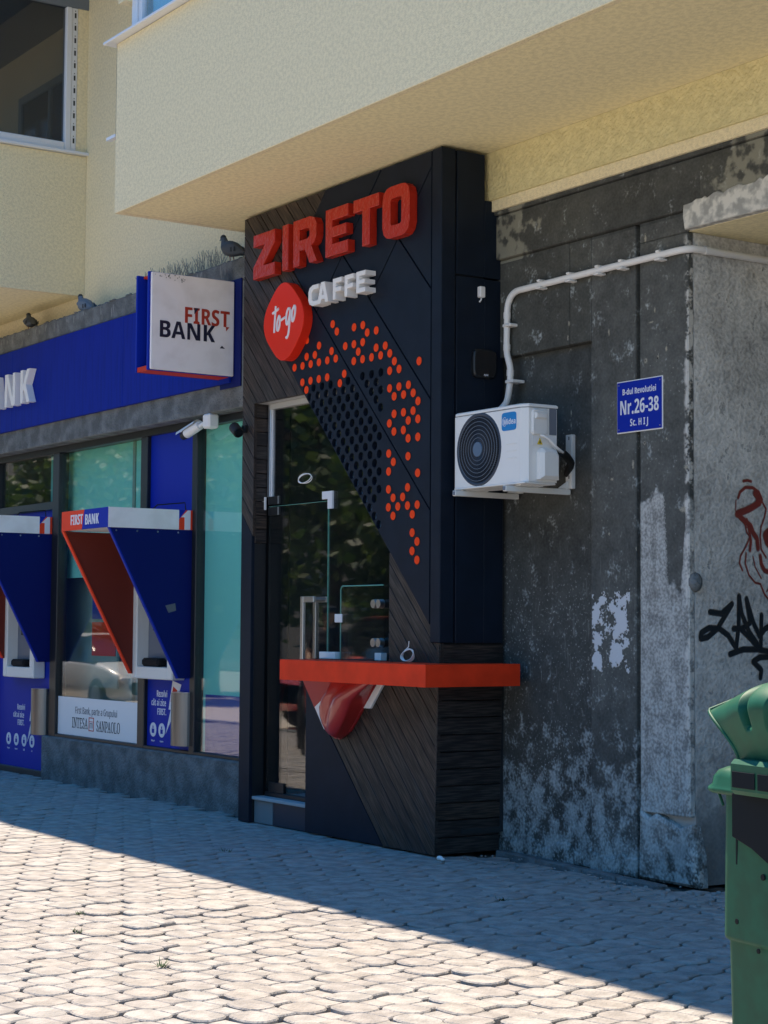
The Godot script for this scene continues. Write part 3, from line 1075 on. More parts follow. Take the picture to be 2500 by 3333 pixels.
func build_bank() -> void:
	var b := thing("bank_front", "glazed bank front with blue fascia, dark frames and grey plinth left of the cafe", "shopfront", Vector3(-5.5, 0, -0.3))
	var fd: Material = M["frame_dark"]
	bx("lintel", Vector3(-14, 3.232, -0.74), Vector3(-2.63, 4.255, -0.12), M["grey_concrete"], b, 0.008)
	var ledge := MB.new()
	ledge.box(Vector3(-14, 4.257, -0.74), Vector3(-2.63, 4.44, -0.115), 0.01)
	for i in 70:
		var lx := rng.randf_range(-9.0, -2.7)
		ledge.blob(Vector3(lx, 4.44, -0.125 + rng.randf_range(-0.02, 0.01)), Vector3(rng.randf_range(0.01, 0.04), rng.randf_range(0.004, 0.012), 0.015), 6, 4)
	part("ledge", ledge, M["grey_concrete"], b)
	for q in [[-14.0, -10.0], [-9.996, -7.52], [-7.517, -4.96], [-4.957, -3.0]]:
		bx("fascia_panel", Vector3(q[0], 3.44, -0.118), Vector3(q[1], 4.25, -0.085), M["blue_sheet"], b, 0.003)
	var dp := MB.new()
	for i in 60:
		var dx := rng.randf_range(-8.5, -2.8)
		var dl := rng.randf_range(0.01, 0.05)
		dp.blob(Vector3(dx, 4.43 - dl - 0.1 * rng.randf() * rng.randf(), -0.1145), Vector3(rng.randf_range(0.003, 0.008), dl, 0.0012), 6, 5)
	part("droppings", dp, M["rubble"], b).set_meta("kind", "stuff")
	bx("plinth", Vector3(-6.94, -0.1, -0.6), Vector3(-2.63, 0.415, -0.22), M["grey_concrete"], b, 0.012)
	# frames
	for s in [[-8.36, -8.26, 0.02], [-6.87, -6.72, 0.02], [-4.93, -4.80, 0.40], [-3.95, -3.86, 0.40]]:
		bx("mullion", Vector3(s[0], s[2], -0.37), Vector3(s[1], 3.17, -0.262), fd, b, 0.006)
	bx("head_rail", Vector3(-14, 3.17, -0.38), Vector3(-2.63, 3.231, -0.264), fd, b, 0.004)
	bx("bottom_rail", Vector3(-6.72, 0.40, -0.37), Vector3(-2.63, 0.442, -0.264), fd, b, 0.004)
	bx("bottom_rail", Vector3(-14, -0.02, -0.37), Vector3(-6.95, 0.06, -0.264), fd, b, 0.004)
	bx("transom", Vector3(-8.26, 2.62, -0.36), Vector3(-6.87, 2.70, -0.266), fd, b, 0.004)
	bx("pane", Vector3(-8.26, 2.70, -0.305), Vector3(-6.87, 3.17, -0.299), M["pane_tinted"], b)
	bx("pane", Vector3(-6.72, 0.44, -0.305), Vector3(-4.93, 3.17, -0.299), M["pane"], b)
	bx("pane", Vector3(-3.86, 0.44, -0.305), Vector3(-2.63, 3.17, -0.299), M["pane"], b)
	bx("pane", Vector3(-14, 0.06, -0.305), Vector3(-8.36, 3.17, -0.299), M["pane_tinted"], b)
	bx("blue_panel", Vector3(-8.26, 0.06, -0.32), Vector3(-6.87, 2.62, -0.30), M["blue_panel"], b)
	bx("blue_panel", Vector3(-4.80, 0.44, -0.32), Vector3(-3.95, 3.17, -0.30), M["blue_panel"], b)
	# behind the glass
	bx("window_film", Vector3(-3.90, 0.44, -0.37), Vector3(-2.63, 3.2, -0.35), M["film_teal"], b)
	bx("window_film", Vector3(-7.3, 1.95, -0.45), Vector3(-5.42, 3.2, -0.43), M["film_teal"], b)
	bx("window_film", Vector3(-5.36, 1.95, -0.45), Vector3(-4.93, 3.2, -0.43), M["film_teal"], b)
	bx("blind_post", Vector3(-5.415, 0.44, -0.46), Vector3(-5.365, 3.2, -0.42), M["film_teal_dark"], b)
	bx("counter_front", Vector3(-7.3, 0.2, -0.62), Vector3(-4.6, 1.95, -0.60), M["film_teal_dark"], b)
	bx("blue_desk", Vector3(-3.80, 0.44, -0.348), Vector3(-2.63, 0.92, -0.34), M["poster_blue"], b)
	bx("poster_stand", Vector3(-6.45, 0.9, -0.52), Vector3(-5.85, 1.94, -0.50), M["film_teal_dark"], b)
	bx("poster", Vector3(-6.40, 1.2, -0.499), Vector3(-5.88, 1.52, -0.492), M["bank_red"], b)
	bx("poster", Vector3(-6.40, 1.55, -0.499), Vector3(-5.88, 1.90, -0.492), M["poster_blue"], b)
	for s in [[Vector3(-14, -0.1, -4.1), Vector3(-2.63, 4.2, -4.0)], [Vector3(-14.1, -0.1, -4), Vector3(-14, 4.2, -0.4)], [Vector3(-2.75, -0.1, -4), Vector3(-2.64, 4.2, -0.76)]]:
		bx("room_wall", s[0], s[1], M["room_grey"], b)
	bx("room_floor", Vector3(-14, -0.012, -4), Vector3(-2.75, 0.0, -0.61), M["room_grey"], b)
	bx("room_ceiling", Vector3(-14, 3.3, -4), Vector3(-2.75, 3.32, -0.75), M["room_grey"], b)
	# printing on panes and panels
	var banner := bx("banner", Vector3(-6.81, 0.445, -0.2985), Vector3(-4.935, 0.805, -0.2965), M["white_paint"], b)
	text("lettering", "First Bank, parte a Grupului", 0.062, 0.001, M["ink_grey"], banner, Vector3(-5.86, 0.685, -0.295), Basis(), false, 0.86)
	text("lettering", "INTESA", 0.098, 0.001, M["ink_black"], banner, Vector3(-6.21, 0.565, -0.295), Basis(), false, 0.72, "Droid Serif")
	text("lettering", "SANPAOLO", 0.098, 0.001, M["ink_black"], banner, Vector3(-5.59, 0.555, -0.295), Basis(), false, 0.68, "Droid Serif")
	var lg := MB.new()
	for s in [[-6.01, 0.503, -6.0, 0.63], [-5.91, 0.503, -5.90, 0.63], [-6.0, 0.503, -5.91, 0.511], [-6.0, 0.622, -5.91, 0.63], [-6.0, 0.588, -5.91, 0.593]]:
		lg.box(Vector3(s[0], s[1], -0.2965), Vector3(s[2], s[3], -0.2945))
	part("logo_frame", lg, M["bank_red"], banner)
	var ar := MB.new()
	for k in 3:
		ar.box(Vector3(-5.985 + 0.026 * k, 0.53, -0.2965), Vector3(-5.979 + 0.026 * k, 0.575, -0.2945))
	ar.box(Vector3(-5.985, 0.572, -0.2965), Vector3(-5.927, 0.578, -0.2945))
	part("logo_arches", ar, M["ink_grey"], banner)
	for s in [[-4.58, 0.0, -4.30], [-7.70, -0.24, -7.33]]:
		var y: float = s[1]
		text("lettering", "Rezolvi", 0.055, 0.001, M["ink_white"], b, Vector3(s[0] + 0.06, 0.900 + y, -0.2985), Basis(), true, 0.78)
		text("lettering", "cât ai zice", 0.055, 0.001, M["ink_white"], b, Vector3(s[0] + 0.0, 0.822 + y, -0.2985), Basis(), true, 0.78)
		text("lettering", "FIRST.", 0.055, 0.001, M["ink_white"], b, Vector3(s[0] + 0.06, 0.745 + y, -0.2985), Basis(), true, 0.78)
		var q: float = s[2]
		sheet("bolt_print", [q - 0.02, 1.02 + y, q + 0.14, 0.99 + y, q + 0.03, 0.80 + y, q + 0.06, 0.80 + y, q - 0.14, 0.56 + y, q - 0.05, 0.77 + y, q - 0.09, 0.77 + y], -0.300, -0.2975, M["ink_white"], b)
		sheet("red_print", [q - 0.005, 0.97 + y, q + 0.07, 0.94 + y, q + 0.02, 0.84 + y, q - 0.05, 0.84 + y], -0.2974, -0.2962, M["bank_red"], b)
		for k in 4:
			var c := Vector2(s[0] - 0.10 + (0.165 if y == 0.0 else 0.20) * k - (0.0 if y == 0.0 else 0.15), 0.585 + y * 1.06)
			if y == 0.0 and k > 1:
				continue
			var ic := sheet("icon_disc", disc(c, 0.062), -0.300, -0.2975, M["ink_white"], b)
			var sy := MB.new()
			sy.box(Vector3(c.x - 0.022, c.y - 0.03, -0.2978), Vector3(c.x + 0.022, c.y + 0.008, -0.2962))
			sy.box(Vector3(c.x - 0.008, c.y + 0.012, -0.2978), Vector3(c.x + 0.008, c.y + 0.034, -0.2962))
			part("icon_symbol", sy, M["blue_panel"], ic)
			text("caption", ["Retragere", "Depunere", "Plăți", "Sold"][k], 0.016, 0.001, M["ink_white"], b, Vector3(c.x, c.y - 0.095, -0.2985), Basis(), false, 0.7)
	# raised letters of the fascia
	var fl := thing("letter_sign", "white raised block letters on the blue fascia over the bank window", "sign", Vector3(-7.3, 3.66, -0.085))
	var lx := [-8.22, -7.79, -7.40, -7.03]
	for k in 4:
		text("letter", "BANK"[k], 0.325, 0.07, M["white_plastic"], fl, Vector3(lx[k], 3.828, -0.047), Basis(), true, 0.95)
	# projecting sign
	var s := thing("projecting_sign", "white square sign box with blue rims sticking out above the bank window", "sign", Vector3(-3.05, 3.48, -0.08))
	var X := -2.95
	var face := MB.new()
	face.box(Vector3(X - 0.02, 3.485, -0.10), Vector3(X, 4.25, 0.638), 0.006)
	part("white_face", face, M["white_sign"], s)
	bx("front_rim", Vector3(X - 0.045, 3.48, -0.10), Vector3(X - 0.021, 4.255, 0.652), M["blue_panel"], s, 0.003)
	bx("body", Vector3(X - 0.20, 3.52, -0.08), Vector3(X - 0.046, 4.225, 0.575), M["blue_dark"], s)
	bx("red_bottom", Vector3(X - 0.22, 3.478, -0.08), Vector3(X - 0.046, 3.518, 0.645), M["bank_red"], s, 0.003)
	bx("red_top", Vector3(X - 0.22, 4.226, -0.08), Vector3(X - 0.046, 4.245, 0.60), M["bank_red"], s, 0.003)
	bx("rear_rim", Vector3(X - 0.245, 3.478, -0.10), Vector3(X - 0.221, 4.25, 0.652), M["blue_panel"], s, 0.003)
	bx("wall_plate", Vector3(X - 0.24, 3.40, -0.119), Vector3(X + 0.10, 4.27, -0.104), M["blue_dark"], s, 0.004)
	var rot := Basis(Vector3.UP, PI / 2)
	text("lettering", "FIRST", 0.125, 0.004, M["ink_red"], s, Vector3(X + 0.002, 3.935, 0.150), rot, true, 0.90)
	text("lettering", "BANK", 0.130, 0.004, M["ink_navy"], s, Vector3(X + 0.002, 3.806, 0.328), rot, true, 1.02)
	sheet("letter_notch", [-0.262, 4.0, -0.222, 4.0, -0.262, 3.95], 0.003, 0.0045, M["ink_navy"], s, facing_x(Vector3(X, 0, 0)))
	sheet("letter_tail", [0.024, 3.876, 0.054, 3.876, 0.026, 3.842], -0.001, 0.0035, M["ink_red"], s, facing_x(Vector3(X, 0, 0)))
	sheet("paint_chip", [-0.03, 3.70, -0.01, 3.722, 0.018, 3.70], -0.001, 0.001, M["ink_navy"], s, facing_x(Vector3(X, 0, 0)))
	var gr := MB.new()
	for k in 26:
		var gz := rng.randf_range(0.33, 0.62)
		gr.blob(Vector3(X, 4.24 - 0.05 * pow(rng.randf(), 2.0), gz), Vector3(0.0015, rng.randf_range(0.003, 0.009), rng.randf_range(0.002, 0.005)), 6, 4)
	part("grime_spots", gr, M["dark_concrete"], s)
	# canopies over the cash machines
	var c := thing("cash_machine_canopy", "blue and red canopy with lettered white top strip over the right cash machine", "canopy", Vector3(-4.4, 1.05, -0.3), "canopies over the cash machines")
	bx("roof_box", Vector3(-4.865, 2.305, -0.295), Vector3(-3.94, 2.462, 0.50), M["white_paint"], c)
	sheet("front_strip", [-4.872, 2.30, -4.455, 2.30, -4.41, 2.466, -4.872, 2.466], 0.501, 0.512, M["bank_red_bright"], c)
	sheet("front_strip", [-4.453, 2.30, -3.93, 2.30, -3.93, 2.466, -4.408, 2.466], 0.501, 0.512, M["blue_panel"], c)
	text("lettering", "FIRST", 0.085, 0.003, M["ink_white"], c, Vector3(-4.56, 2.385, 0.514), Basis(), true, 0.80)
	text("lettering", "BANK", 0.085, 0.003, M["ink_white"], c, Vector3(-4.255, 2.378, 0.514), Basis(), true, 0.86)
	var side := facing_x(Vector3(-3.94, 0, 0))
	sheet("side_strip", [-0.512, 2.30, 0.135, 2.30, 0.135, 2.466, -0.512, 2.466], 0.001, 0.012, M["white_sign"], c, side)
	sheet("side_strip", [0.136, 2.30, 0.294, 2.30, 0.294, 2.466, 0.136, 2.466], 0.001, 0.010, M["bank_red_bright"], c, side)
	sheet("logo_corner", [0.136, 2.466, 0.20, 2.466, 0.136, 2.385], 0.0095, 0.0115, M["blue_panel"], c, side)
	sheet("logo_numeral", [0.188, 2.301, 0.243, 2.301, 0.243, 2.465, 0.218, 2.465, 0.155, 2.405, 0.188, 2.405], 0.0095, 0.013, M["ink_white"], c, side)
	var zy := func(x: float) -> Transform3D:
		return Transform3D(Basis(Vector3(0, 0, 1), Vector3.UP, Vector3(-1, 0, 0)), Vector3(x, 0, 0))
	sheet("red_side_panel", [-0.297, 1.07, -0.158, 1.07, 0.495, 2.298, -0.297, 2.298], 0, 0.026, mat("panel_red", lin(0.15, 0.016, 0.007), 0.8), c, zy.call(-4.843))
	sheet("red_edge", [-0.157, 1.07, -0.142, 1.07, 0.512, 2.298, 0.496, 2.298], -0.01, 0.03, M["bank_red_bright"], c, zy.call(-4.843))
	sheet("blue_side_panel", [-0.297, 1.05, -0.155, 1.05, 0.495, 2.298, -0.297, 2.298], 0, 0.026, M["blue_dark"], c, zy.call(-3.932))
	sheet("blue_edge", [-0.154, 1.05, -0.139, 1.05, 0.510, 2.298, 0.496, 2.298], -0.003, 0.028, M["blue_panel"], c, zy.call(-3.932))
	bx("back_panel", Vector3(-4.84, 1.95, -0.297), Vector3(-3.96, 2.30, -0.28), M["blue_dark"], c)
	for k in 4:
		var sc := MB.new()
		sc.cyl(Vector3(-3.932, 2.275, 0.44 - 0.19 * k), Vector3(-3.926, 2.275, 0.44 - 0.19 * k), 0.008, 0.006, 8)
		part("screw", sc, M["steel"], c)
	var st := sheet("torn_sticker", [0.02, 1.66, 0.11, 1.68, 0.12, 1.62, 0.05, 1.60], 0.0, 0.002, M["ink_grey"], c, facing_x(Vector3(-3.932, 0, 0)))
	st.set_meta("label", "pale torn sticker")
	var hook := MB.new()
	hook.tube([Vector3(-3.95, 2.462, 0.1), Vector3(-3.95, 2.50, 0.06), Vector3(-3.95, 2.53, -0.2), Vector3(-3.95, 2.46, -0.21)], 0.006, 6)
	part("wire_hook", hook, M["cable_black"], c)
	var c2 := copy(c, c.position + Vector3(-2.945, 0.08, 0), "blue canopy cut off by the left edge of the photo over the left cash machine", "canopies over the cash machines")
	var gone := c2.get_node("torn_sticker")
	c2.remove_child(gone)
	gone.free()
	# cash machines
	var a := thing("cash_machine", "grey framed cash machine under the canopy between the two bank windows", "cash machine", Vector3(-4.48, 1.03, -0.3), "cash machines in the bank front")
	for q in [[-4.87, -4.775], [-4.19, -4.09]]:
		bx("frame_post", Vector3(q[0], 1.03, -0.298), Vector3(q[1], 1.95, -0.17), M["bracket_white"], a, 0.01)
	bx("shelf", Vector3(-4.773, 1.03, -0.298), Vector3(-4.192, 1.135, -0.175), M["bracket_white"], a, 0.006)
	bx("keypad", Vector3(-4.72, 1.137, -0.285), Vector3(-4.40, 1.21, -0.19), M["groove_black"], a, 0.02)
	bx("screen_panel", Vector3(-4.773, 1.14, -0.298), Vector3(-4.192, 1.95, -0.288), M["label_grey"], a)
	bx("screen", Vector3(-4.68, 1.45, -0.287), Vector3(-4.28, 1.80, -0.282), M["car_glass"], a)
	copy(a, a.position + Vector3(-2.96, -0.065, 0), "grey framed cash machine under the canopy at the left edge of the photo", "cash machines in the bank front")
	# steel litter bins
	var lb := thing("litter_bin", "brushed steel half round wall bin with sticker below the right cash machine", "litter bin", Vector3(-3.97, 0.48, -0.3), "steel wall bins on the bank front")
	var hp := []
	for i in 19:
		var t := PI * i / 18.0
		hp.append(0.135 * cos(t))
		hp.append(0.02 + 0.105 * sin(t))
	hp.append_array([-0.135, 0.0, 0.135, 0.0])
	var up := Transform3D(Basis(Vector3(1, 0, 0), Vector3(0, 0, 1), Vector3(0, -1, 0)), Vector3(-4.06, 0.925, -0.297))
	sheet("drum", hp, 0.0, 0.443, M["brushed_steel"], lb, up)
	sheet("lid", hp, -0.006, -0.001, M["steel"], lb, up, 0.002)
	bx("back_plate", Vector3(-3.925, 0.52, -0.299), Vector3(-3.885, 0.88, -0.28), M["frame_dark"], lb)
	copy(lb, lb.position + Vector3(-2.998, -0.065, 0), "brushed steel half round wall bin below the left cash machine", "steel wall bins on the bank front")
	# security camera
	var cc := thing("security_camera", "white bullet camera under the concrete lintel of the bank", "camera", Vector3(-3.42, 3.23, -0.16))
	bx("junction_box", Vector3(-3.475, 3.11, -0.20), Vector3(-3.36, 3.231, -0.10), M["white_plastic"], cc, 0.015)
	var arm := MB.new()
	arm.tube([Vector3(-3.475, 3.165, -0.15), Vector3(-3.52, 3.165, -0.15), Vector3(-3.60, 3.15, -0.15)], 0.018, 8)
	part("arm", arm, M["white_plastic"], cc)
	var body := MB.new()
	body.cyl(Vector3(-3.60, 3.155, -0.15), Vector3(-3.83, 3.105, -0.15), 0.038, 0.042, 16)
	part("body", body, M["white_plastic"], cc)
	var lens := MB.new()
	lens.cyl(Vector3(-3.831, 3.1048, -0.15), Vector3(-3.90, 3.09, -0.15), 0.041, 0.036, 16)
	part("lens", lens, M["cable_black"], cc)
	var hood := MB.new()
	var rows := []
	for i in 2:
		var line := []
		for k in 9:
			var an := PI * (0.10 + 0.80 * k / 8.0)
			line.append(Vector3(-3.63, 3.155, -0.15).lerp(Vector3(-4.0 + 0.06 * absf(cos(an)), 3.082, -0.15), i) + (Vector3(0, 0, 1) * cos(an) + Vector3(-0.2, 0.98, 0) * sin(an)) * 0.052)
		rows.append(line)
	hood.grid(rows)
	part("hood", hood, M["white_plastic"], cc)
	# bird spikes and pigeons
	var sp := MB.new()
	for i in 135:
		var px := rng.randf_range(-4.75, -3.25)
		var p0 := Vector3(px, 4.445, rng.randf_range(-0.2, -0.14))
		sp.tube([p0, p0 + Vector3(rng.randf_range(-0.07, 0.07), rng.randf_range(0.09, 0.17), rng.randf_range(-0.05, 0.07))], 0.0022, 4)
	var spk := solo("bird_spikes", sp, M["wire"], "thin wire bird spikes on the ledge above the projecting bank sign", "bird spikes")
	spk.set_meta("kind", "stuff")
	var pg := make_pigeon("standing dark pigeon beside the top left corner of the cafe cladding", false)
	pg.position = Vector3(-3.16, 4.44, -0.19)
	pg.rotation.y = PI + 0.25
	var p2 := make_pigeon("crouching pale grey pigeon with barred wings below the left balcony corner", true)
	p2.position = Vector3(-6.02, 4.435, -0.2)
	p2.rotation.y = PI + 0.1
	var p3: Node3D = copy(pg, Vector3(-7.35, 4.435, -0.2), "leftmost dark pigeon resting on the ledge near the photo's left edge", "pigeons on the bank ledge")
	p3.rotation.y = PI - 0.2
	p3.scale = Vector3(1.0, 0.82, 1.0)


func make_pigeon(label: String, crouch: bool) -> Node3D:
	var o := thing("pigeon", label, "pigeon", Vector3.ZERO, "pigeons on the bank ledge")
	var dy := -0.045 if crouch else 0.0
	# rings: x, y, half height, half width from tail to beak (facing +x)
	var prof := [[-0.19, 0.055, 0.006, 0.030], [-0.13, 0.075, 0.014, 0.034], [-0.085, 0.095, 0.040, 0.045], [-0.04, 0.112, 0.058, 0.058], [0.01, 0.124, 0.066, 0.063], [0.055, 0.138, 0.062, 0.058], [0.082, 0.160, 0.048, 0.042], [0.092, 0.188, 0.034, 0.030], [0.098, 0.210, 0.028, 0.025], [0.110, 0.228, 0.025, 0.023], [0.124, 0.226, 0.018, 0.016], [0.138, 0.218, 0.007, 0.006], [0.152, 0.211, 0.002, 0.002]]
	var rows := []
	for i in prof.size():
		var p: Array = prof[i]
		var j0 := maxi(i - 1, 0)
		var j1 := mini(i + 1, prof.size() - 1)
		var t := Vector2(prof[j1][0] - prof[j0][0], (prof[j1][1] - prof[j0][1]) * 0.8).normalized()
		var line := []
		for k in 14:
			var a := TAU * k / 14.0
			line.append(Vector3(p[0] - t.y * p[2] * cos(a), p[1] + dy * (1.0 if i < 7 else 1.2) + t.x * p[2] * cos(a), p[3] * sin(a)))
		rows.append(line)
	var body := MB.new()
	body.grid(rows, -1.0, true)
	part("body", body, M["pigeon_pale"] if crouch else M["pigeon_grey"], o)
	for s in [-1, 1]:
		var wing := MB.new()
		var wr := []
		for i in 9:
			var u := i / 8.0
			var line := []
			for k in 5:
				var v := k / 4.0 - 0.5
				var wd := 0.075 * sin(PI * clampf(u * 0.9 + 0.1, 0, 1)) + 0.006
				line.append(Vector3(0.06 - 0.23 * u, 0.138 - 0.062 * u + v * wd + dy, s * (0.062 - 0.035 * u * u + 0.006 * cos(v * PI))))
			wr.append(line)
		wing.grid(wr, s)
		part("wing", wing, M["pigeon_pale"] if crouch else M["pigeon_grey"], o)
		for q in [0.45, 0.62]:
			var bar := MB.new()
			var x: float = 0.06 - 0.23 * q
			bar.box(Vector3(x - 0.010, 0.085 + dy, s * 0.0605 - 0.0015), Vector3(x + 0.006, 0.122 + dy, s * 0.0605 + 0.0025), 0.0, Transform3D())
			part("wing_bar", bar, M["pigeon_dark"], o)
		var leg := MB.new()
		leg.tube([Vector3(0.01, 0.07 + dy, s * 0.02), Vector3(0.0, 0.03 + dy * 0.5, s * 0.022), Vector3(0.005, 0.004, s * 0.024)], 0.004, 6)
		for a in [-0.5, 0.0, 0.5]:
			leg.tube([Vector3(0.005, 0.005, s * 0.024), Vector3(0.005 + 0.03 * cos(a), 0.003, s * 0.024 + 0.03 * sin(a))], 0.003, 5)
		part("leg", leg, M["pigeon_leg"], o)
	var head := MB.new()
	head.blob(Vector3(0.108, 0.229 + dy * 1.2, 0), Vector3(0.027, 0.0262, 0.0245), 10, 8)
	part("head", head, M["pigeon_dark"], o)
	return o


# ---------------------------------------------------------------- the cafe
# keep the part of a polygon where nx * x + ny * y <= c
func keep(p: PackedVector2Array, nx: float, ny: float, c: float) -> PackedVector2Array:
	var out := PackedVector2Array()
	for i in p.size():
		var a := p[i]
		var b := p[(i + 1) % p.size()]
		var da := nx * a.x + ny * a.y - c
		var db := nx * b.x + ny * b.y - c
		if da <= 0.0:
			out.append(a)
		if da * db < 0.0:
			out.append(a + (b - a) * (da / (da - db)))
	return out


# a strip between two values of y + Kx (down) and of y - Kx (up)
func cut(p: PackedVector2Array, d0: float, d1: float, u0: float, u1: float) -> PackedVector2Array:
	p = keep(p, K, 1, d1)
	p = keep(p, -K, -1, -d0)
	p = keep(p, -K, 1, u1)
	return keep(p, K, -1, -u0)


func plank(called: String, q: PackedVector2Array, along: Vector2, parent: Node, xf: Transform3D, z0: float, z1: float) -> void:
	if q.size() < 3:
		return
	# its own axes, so that the grain runs along it; a random start so that no two are alike
	var mid := Vector2.ZERO
	for p in q:
		mid += p / q.size()
	var ax := along.normalized()
	var ay := Vector2(-ax.y, ax.x)
	var off := Vector2(rng.randf_range(-30, 30), rng.randf_range(-30, 30))
	var l := PackedVector2Array()
	for p in q:
		l.append(Vector2((p - mid).dot(ax), (p - mid).dot(ay)) + off)
	var mb := MB.new()
	mb.prism(l, z0, z1, Transform3D(), 0.0025)
	if mb.v.is_empty():
		return
	var o := MeshInstance3D.new()
	o.name = called
	o.mesh = mb.mesh()
	o.mesh.surface_set_material(0, M["wood%d" % (rng.randi() % 4)])
	parent.add_child(o, true)
	var b := xf.basis * Basis(Vector3(ax.x, ax.y, 0), Vector3(ay.x, ay.y, 0), Vector3(0, 0, 1))
	o.transform = Transform3D(b, xf * Vector3(mid.x, mid.y, 0) - b * Vector3(off.x, off.y, 0) - where[parent])


func perforated(p: PackedVector2Array, holes: Array, z0: float, z1: float) -> MB:
	var xs := []
	for h in holes:
		if not xs.has(h.x):
			xs.append(h.x)
	xs.sort()
	var cuts := [-99.0] + xs + [99.0]
	var mb := MB.new()
	for i in cuts.size() - 1:
		var s := keep(keep(p, 1, 0, cuts[i + 1]), -1, 0, -cuts[i])
		if s.size() < 3:
			continue
		var bits := [s]
		for h in holes:
			if absf(h.x - cuts[i]) > 1e-4 and absf(h.x - cuts[i + 1]) > 1e-4:
				continue
			var round_ := poly(disc(h, 0.031, 16))
			var next := []
			for q in bits:
				next.append_array(Geometry2D.clip_polygons(q, round_))
			bits = next
		var c0: float = cuts[i]
		var c1: float = cuts[i + 1]
		var seam := func(a: Vector2, b: Vector2) -> bool:
			return (absf(a.x - c0) < 1e-3 and absf(b.x - c0) < 1e-3) or (absf(a.x - c1) < 1e-3 and absf(b.x - c1) < 1e-3)
		for q in bits:
			mb.prism(q, z0, z1, Transform3D(), 0.0, seam)
	return mb


func build_cafe() -> void:
	var navy: Material = M["navy_sheet"]
	var blk: Material = M["groove_black"]
	var t := thing("cafe_front", "dark navy and wood clad cafe kiosk with glass door and red service counter", "kiosk", Vector3(-1.3, 0, 0))
	var L := -2.62
	var T := 4.68
	var g := 0.009
	# carcass behind the cladding
	bx("carcass", Vector3(L + 0.01, 3.212, -0.36), Vector3(0.02, T - 0.015, -0.045), blk, t)
	bx("carcass", Vector3(L + 0.01, 0, -0.36), Vector3(-2.50, 3.21, -0.03), blk, t)
	bx("carcass", Vector3(-0.572, 1.265, -0.52), Vector3(0.015, 3.21, -0.045), blk, t)
	bx("carcass", Vector3(-1.62, 0.012, -0.50), Vector3(-0.04, 1.262, -0.045), blk, t)
	# sheet metal panels of the face, divided by diagonal grooves
	var all := poly([L, 0, -0.083, 0, -0.083, T, L, T])
	var pa := cut(all, 3.664 + g, 99, -99, 4.656 - g)
	var pb := cut(all, 2.923 + g, 3.664 - g, -99, 4.656 - g)
	var pc := cut(all, 2.923 + g, 99, 4.656 + g, 5.40 - g)
	var pd := cut(all, 2.186 + g, 2.923 - g, -99, 5.40 - g)
	var pe := cut(all, 2.186 + g, 99, 5.40 + g, 6.16)
	var pp := cut(all, 1.430, 2.186 - g, -99, 5.75)
	for q in [pa, pb, pc, pe]:
		var mb := MB.new()
		mb.prism(q, -0.03, 0.0, Transform3D(), 0.0015)
		part("metal_panel", mb, navy, t)
	var holes := []
	for s in [[0, 3.253], [2, 3.253], [4, 3.253], [1, 3.192], [3, 3.192], [2, 3.131], [4, 3.131], [3, 3.070], [4, 3.009]]:
		holes.append(Vector2(-0.910 + 0.0583 * s[0], s[1]))
	part("perforated_panel", perforated(pd, holes, -0.03, 0.0), navy, t)
	holes = []
	for i in range(-16, 3):
		for j in range(-10, 13):
			if (i + j) & 1:
				continue
			var h := Vector2(-0.806 + 0.0583 * i, 2.566 + 0.0612 * j)
			var d := h.y + K * h.x
			if d > 1.44 and d < 2.115 and h.x < -0.65 and h.y < 3.26 and h.y > 2.17 and (h.y > 2.36 or d < 1.50):
				holes.append(h)
	part("perforated_panel", perforated(pp, holes, -0.03, 0.0), navy, t)
	var fold := MB.new()
	fold.prism(keep(cut(poly([-1.70, 1.6, -0.60, 1.6, -0.60, 3.24, -1.70, 3.24]), 1.430, 1.438, -99, 99), 0, -1, -2.04), -0.085, -0.031)
	part("folded_edge", fold, mat("zinc_blue", lin(0.36, 0.50, 0.66), 0.5), t)
	bx("corner_strip", Vector3(-0.072, 1.392, -0.115), Vector3(0.038, T + 0.005, 0.002), navy, t, 0.006)
	bx("side_panel", Vector3(-0.02, 1.392, -0.36), Vector3(0.036, 3.833, -0.128), navy, t, 0.003)
	bx("side_panel", Vector3(-0.02, 1.392, -0.52), Vector3(0.034, 3.833, -0.362), navy, t, 0.003)
	bx("side_panel", Vector3(-0.02, 3.845, -0.36), Vector3(0.036, T, -0.128), navy, t, 0.003)
	bx("side_panel", Vector3(-0.02, 3.845, -0.50), Vector3(0.034, 4.37, -0.362), navy, t, 0.003)
	# red discs let into the sheet
	var dots := MB.new()
	var spots := []
	var rows_a := {58: [-30], 57: [-27], 56: [-30, -28, -24], 55: [-33, -31, -29, -27, -25, -23], 53: [-31, -29, -27, -25, -21], 52: [-30, -22]}
	for j in rows_a:
		for i in rows_a[j]:
			spots.append(Vector2(0.064 + 0.0575 * i, 0.036 + 0.0615 * j))
	var low := {43: [-11], 42: [-10], 41: [-11], 39: [-11, -7], 38: [-10, -8], 37: [-11, -9, -7, -5], 36: [-10, -6], 34: [-6], 33: [-5], 32: [-6], 31: [-5]}
	for j in low:
		for i in low[j]:
			spots.append(Vector2(0.064 + 0.0575 * i, 0.036 + 0.0615 * j))
	var rows_d := {60: [-24], 59: [-23, -19, -17], 58: [-16, -14], 57: [-21, -19, -17], 56: [-18, -14, -12], 55: [-19, -17, -15, -13, -11], 54: [-10], 53: [-11, -9], 51: [-11, -9, -7], 50: [-10, -8, -6], 49: [-5], 48: [-10, -8, -6], 47: [-11, -7, -5], 46: [-10, -8], 45: [-7, -5], 43: [-7], 41: [-5]}
	for j in rows_d:
		for i in rows_d[j]:
			spots.append(Vector2(0.064 + 0.057 * i, 0.044 + 0.0605 * j))
	spots.append(Vector2(-0.211, 3.277))
